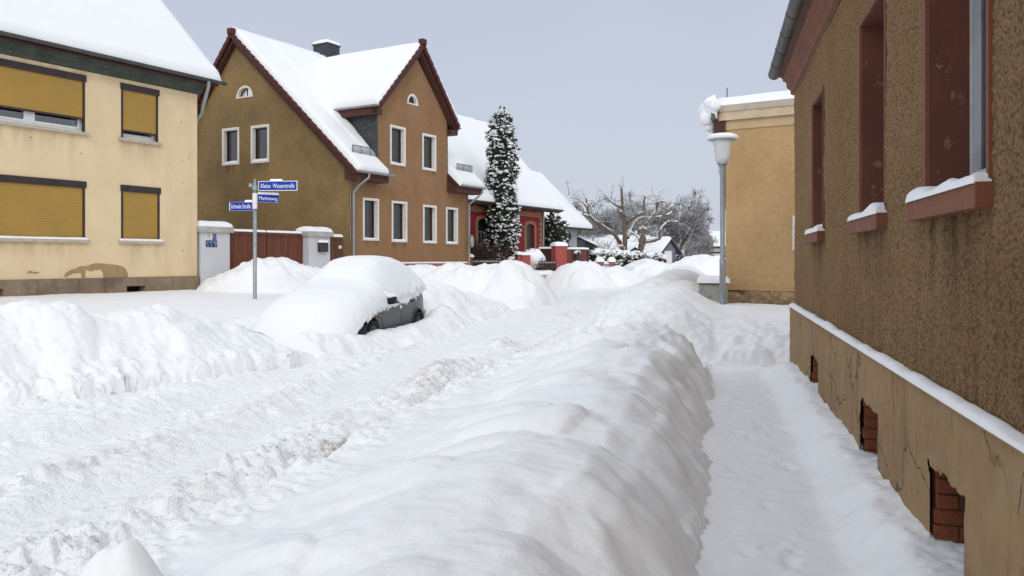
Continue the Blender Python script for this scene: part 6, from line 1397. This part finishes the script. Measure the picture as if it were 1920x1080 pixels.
# pollarded tree
def pollard():
    Y = 62.; h = thing('pollarded_tree', 'big pollarded tree with sawn-off snow-lined limbs over the hedge', 'tree', (X_(1168, Y), Y, 1.0)); t = MB(); tw = MB(); rr = random.Random(4)
    def q(zx, zy, dy=0): px = 1020 + zx / 4.909; py = 340 + zy / 4.909; return Vector((X_(px, Y), Y + dy, Z_(py, Y)))
    s = Y / 1550 / 4.909
    def limb(pts, w0, w1):
        P = [q(*p) for p in pts]; n = len(P)
        # subdivide with a spline for natural bends
        Q = []; 
        for i in range(n - 1):
            a = P[max(i - 1, 0)]; b = P[i]; c = P[i + 1]; d = P[min(i + 2, n - 1)]
            for k in range(4):
                u = k / 4; Q.append(.5 * ((2 * b) + (c - a) * u + (2 * a - 5 * b + 4 * c - d) * u * u + (3 * b - a - 3 * c + d) * u ** 3))
        Q.append(P[-1]); rs = [(w0 + (w1 - w0) * i / (len(Q) - 1)) * s / 2 * (1 + .10 * math.sin(i * 1.7)) for i in range(len(Q))]; t.tube(Q, rs, 10); return Q
    M_ = [limb([(745, 700), (745, 560, 0), (742, 430), (738, 340), (722, 240), (718, 150), (712, 65)], 48, 20),
          limb([(742, 400), (735, 345), (705, 300, -.3), (700, 280, -.5)], 34, 24), limb([(715, 240), (670, 210, .6), (630, 175, .9), (600, 140, 1.2)], 26, 17), limb([(600, 140, 1.2), (560, 155, 1.3), (520, 170, 1.5), (470, 210, 1.6), (400, 200, 1.6)], 9, 3),
          limb([(755, 385), (800, 350, -.5), (850, 315, -.8), (905, 290, -1)], 30, 22), limb([(905, 290, -1), (900, 220, -1), (908, 145, -1.1)], 20, 13),
          limb([(770, 520), (810, 450, .8), (850, 390, 1.2), (900, 340, 1.5), (950, 322, 1.6)], 34, 20), limb([(950, 322, 1.6), (1020, 325, 1.6), (1120, 312, 1.8)], 16, 10), limb([(950, 320, 1.6), (948, 250, 1.6), (946, 180, 1.6)], 15, 10),
          limb([(735, 650), (690, 590, -.8), (650, 520, -1.2), (600, 475, -1.5), (520, 425, -1.8), (450, 380, -2), (390, 330, -2.2)], 40, 20),
          limb([(390, 330, -2.2), (375, 270, -2.2), (370, 220, -2.2), (362, 178, -2.2)], 22, 12), limb([(390, 335, -2.2), (330, 318, -2.4), (280, 295, -2.5), (230, 265, -2.6)], 12, 4), limb([(370, 250, -2.2), (330, 210, -2.5), (280, 190, -2.7), (205, 172, -2.9)], 13, 5),
          limb([(375, 220, -2.2), (415, 262, -2), (436, 300, -1.9), (405, 320, -1.9)], 10, 6), limb([(360, 300, -2.2), (340, 260, -2.3), (310, 235, -2.4)], 10, 5),
          limb([(865, 700, -.5), (880, 610, -.4), (895, 540, -.2), (930, 450, 0), (945, 400, .2), (985, 345, .4), (1020, 300, .5), (1050, 240, .6), (1072, 182, .7), (1115, 178, .8)], 46, 16),
          limb([(880, 700, .2), (905, 620, .3), (930, 540, .4), (920, 500, .4), (900, 490, .4)], 44, 30), limb([(930, 560, .4), (1000, 550, .2), (1070, 525, 0)], 30, 26),
          limb([(1070, 525, 0), (1062, 480, 0), (1090, 420, .1), (1140, 372, .2)], 30, 16), limb([(1140, 372, .2), (1180, 370, .3), (1240, 372, .4)], 14, 9), limb([(1138, 372, .2), (1132, 330, .2), (1140, 270, .3), (1160, 240, .3), (1195, 222, .4)], 14, 9), limb([(1150, 240, .3), (1140, 215, .3), (1136, 190, .3)], 8, 4), limb([(1135, 310, .2), (1165, 295, .2), (1175, 285, .2)], 9, 5),
          limb([(740, 640), (700, 605, -1.5), (650, 600, -2)], 14, 10), limb([(900, 620), (820, 520, -2), (790, 500, -2.4), (730, 470, -2.8)], 10, 5), limb([(790, 505, -2), (850, 440, -2.4), (890, 455, -2.6)], 7, 3)]
    for L_ in M_:
        for k in range(3, len(L_), 1):
            if rr.random() < .75:
                p = L_[k]; d = Vector((rr.gauss(0, 1), rr.gauss(0, 1), rr.uniform(-.1, 1.1))).normalized(); l = rr.uniform(.4, 1.5); m = [p]
                for _ in range(4): d = (d + Vector((rr.gauss(0, .25), rr.gauss(0, .25), rr.gauss(0, .2) - .05))).normalized(); m.append(m[-1] + d * l / 4)
                tw.tube(m, [.02, .018, .015, .012, .008], 4, False)
                for _ in range(4):
                    a = m[rr.randint(1, 4)]; e = Vector((rr.gauss(0, 1), rr.gauss(0, 1), rr.gauss(0, .6))).normalized(); tw.tube([a, a + e * l * .2, a + e * l * .38 + Vector((0, 0, .05))], [.012, .010, .006], 3, False)
    to = t.build('trunk', M_BARK2, h); tw.build('twigs', M_TWIG, h)
    # snow pillows lying along the limbs
    sn = MB()
    for L_ in M_[1:]:
        for a, b in zip(L_[:-1], L_[1:]):
            d = b - a; fl = math.hypot(d.x, d.y) / max(d.length, 1e-6)
            if fl > .45 and rr.random() < .85: blob(sn, ((a + b) / 2 + Vector((0, 0, .055))), 1, rr, (5, 8), (max(abs(d.x), .12) * .75, .10, .055 + abs(d.z) * .28), .12)
    sn.build('limb_snow', SNOW, to)['kind'] = 'stuff'
    bh = thing('birdhouse', 'small orange-brown birdhouse on the left limb of the pollarded tree', 'birdhouse', q(670, 575, -1.3)); c = q(670, 572, -1.4); F = Fr((c.x, c.y), (1, 0))
    MB().ext_o(F, [(-.13, c.z - .16), (.13, c.z - .16), (.13, c.z + .05), (0, c.z + .22), (-.13, c.z + .05)], 0, .22).build('box', M_BHOUSE, bh)
    MB().add([F.p(.05 * math.cos(a), .221, c.z + .02 + .05 * math.sin(a)) for a in np.arange(0, 6.28, .6)], [tuple(range(11))]).build('entrance', M_BLACK, bh)
    MB().ext_o(F, [(-.18, c.z + .02), (0, c.z + .25), (.18, c.z + .02), (.18, c.z + .06), (0, c.z + .29), (-.18, c.z + .06)], -.04, .28).build('roof', M_BHOUSE, bh)
M_BARK2 = M('pale_sawn_bark', (.15, .115, .085), .9, [(3, .4, .7, (.10, .078, .06)), (12, .5, .7, (.20, .16, .12))], [(18, .6, .03)], snow=(.55, .15, 2)); M_BHOUSE = M('orange_brown_wood', (.20, .055, .02), .7)
pollard()
def hedge():
    rr = random.Random(9); h = thing('hedge', 'long clipped leafless hedge under thick snow behind the brick posts', 'hedge', (X_(1175, 52), 52, .8)); f = MB(); s = MB()
    for i in range(1500):
        u = rr.random(); px = 1112 + 130 * u; Y = 50 + 7 * u + rr.uniform(-.6, .6); x = X_(px, Y); zt = 2.1 - .25 * u; z = rr.uniform(.55, zt); sprays(f, (x, Y, z), .12, 9, rr, .12, .3)
        if rr.random() < .55: blob(s, (x, Y - .1, z + .05), rr.uniform(.03, .085), rr, (4, 6), (1.5, 1.2, .8), .35)
    core = MB()  # dark blobs that put shade into the inside of the hedge
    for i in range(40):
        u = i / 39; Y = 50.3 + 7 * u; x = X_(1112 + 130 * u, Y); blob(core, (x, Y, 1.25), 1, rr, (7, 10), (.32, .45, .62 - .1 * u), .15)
        blob(s, (x, Y, 2.08 - .25 * u + rr.uniform(-.06, .05)), 1, rr, (8, 12), (rr.uniform(.28, .42), .60, rr.uniform(.15, .26)), .12)
    fo = f.build('foliage', M_HEDGE, h); core.build('shade_core', M_BLACK2, fo); s.build('snow_clumps', SNOW, fo)
M_BLACK2 = M('hedge_inner_shade', (.03, .022, .018), .95)
hedge()
shrub('shrub', 'small dark evergreen shrub right of the shed', (X_(1279, 70), 70, .9), .75, 1.0, 60, rr_, M_BUSH, .8, .15)
shrub('shrub', 'small snowy shrub between the board wall and the hedge', (X_(1108, 50), 50, .9), .45, 1.6, 60, rr_, M_BUSH, .9, .12)
twig_bush('snowy garden thicket left of the distant white house', (X_(1325, 78), 78, .9), 2.2, 1.6, 160, rr_)
twig_bush('snowy undergrowth at the foot of the right-hand trees', (X_(1295, 80), 80, .9), 2.4, 1.7, 160, rr_)
twig_bush('snowy undergrowth above the board wall behind the lean-to roof', (X_(1093, 66), 66, .9), 1.6, 3.0, 200, rr_)
# bird
def bird():
    c = Vector((X_(973, 60), 60, Z_(280.5, 60))); h = thing('bird', 'small dark bird flying right of the conifer top', 'bird', c); b = MB(); rr = random.Random(1)
    b.tube([c + Vector((-.16, 0, .02)), c + Vector((-.10, 0, .01)), c, c + Vector((.10, 0, .02)), c + Vector((.15, 0, .04)), c + Vector((.19, 0, .035))], [.012, .035, .05, .035, .03, .006], 8)
    for s in (1, -1): b.add([c + Vector((-.05, s * .02, .02)), c + Vector((.07, s * .02, .03)), c + Vector((.02, s * .22, .10)), c + Vector((-.10, s * .26, .07))], [(0, 1, 2, 3)])
    b.add([c + Vector((-.14, 0, .02)), c + Vector((-.24, .04, .01)), c + Vector((-.24, -.04, .01))], [(0, 1, 2)]); b.build('body', M_TRIM, h)
bird()
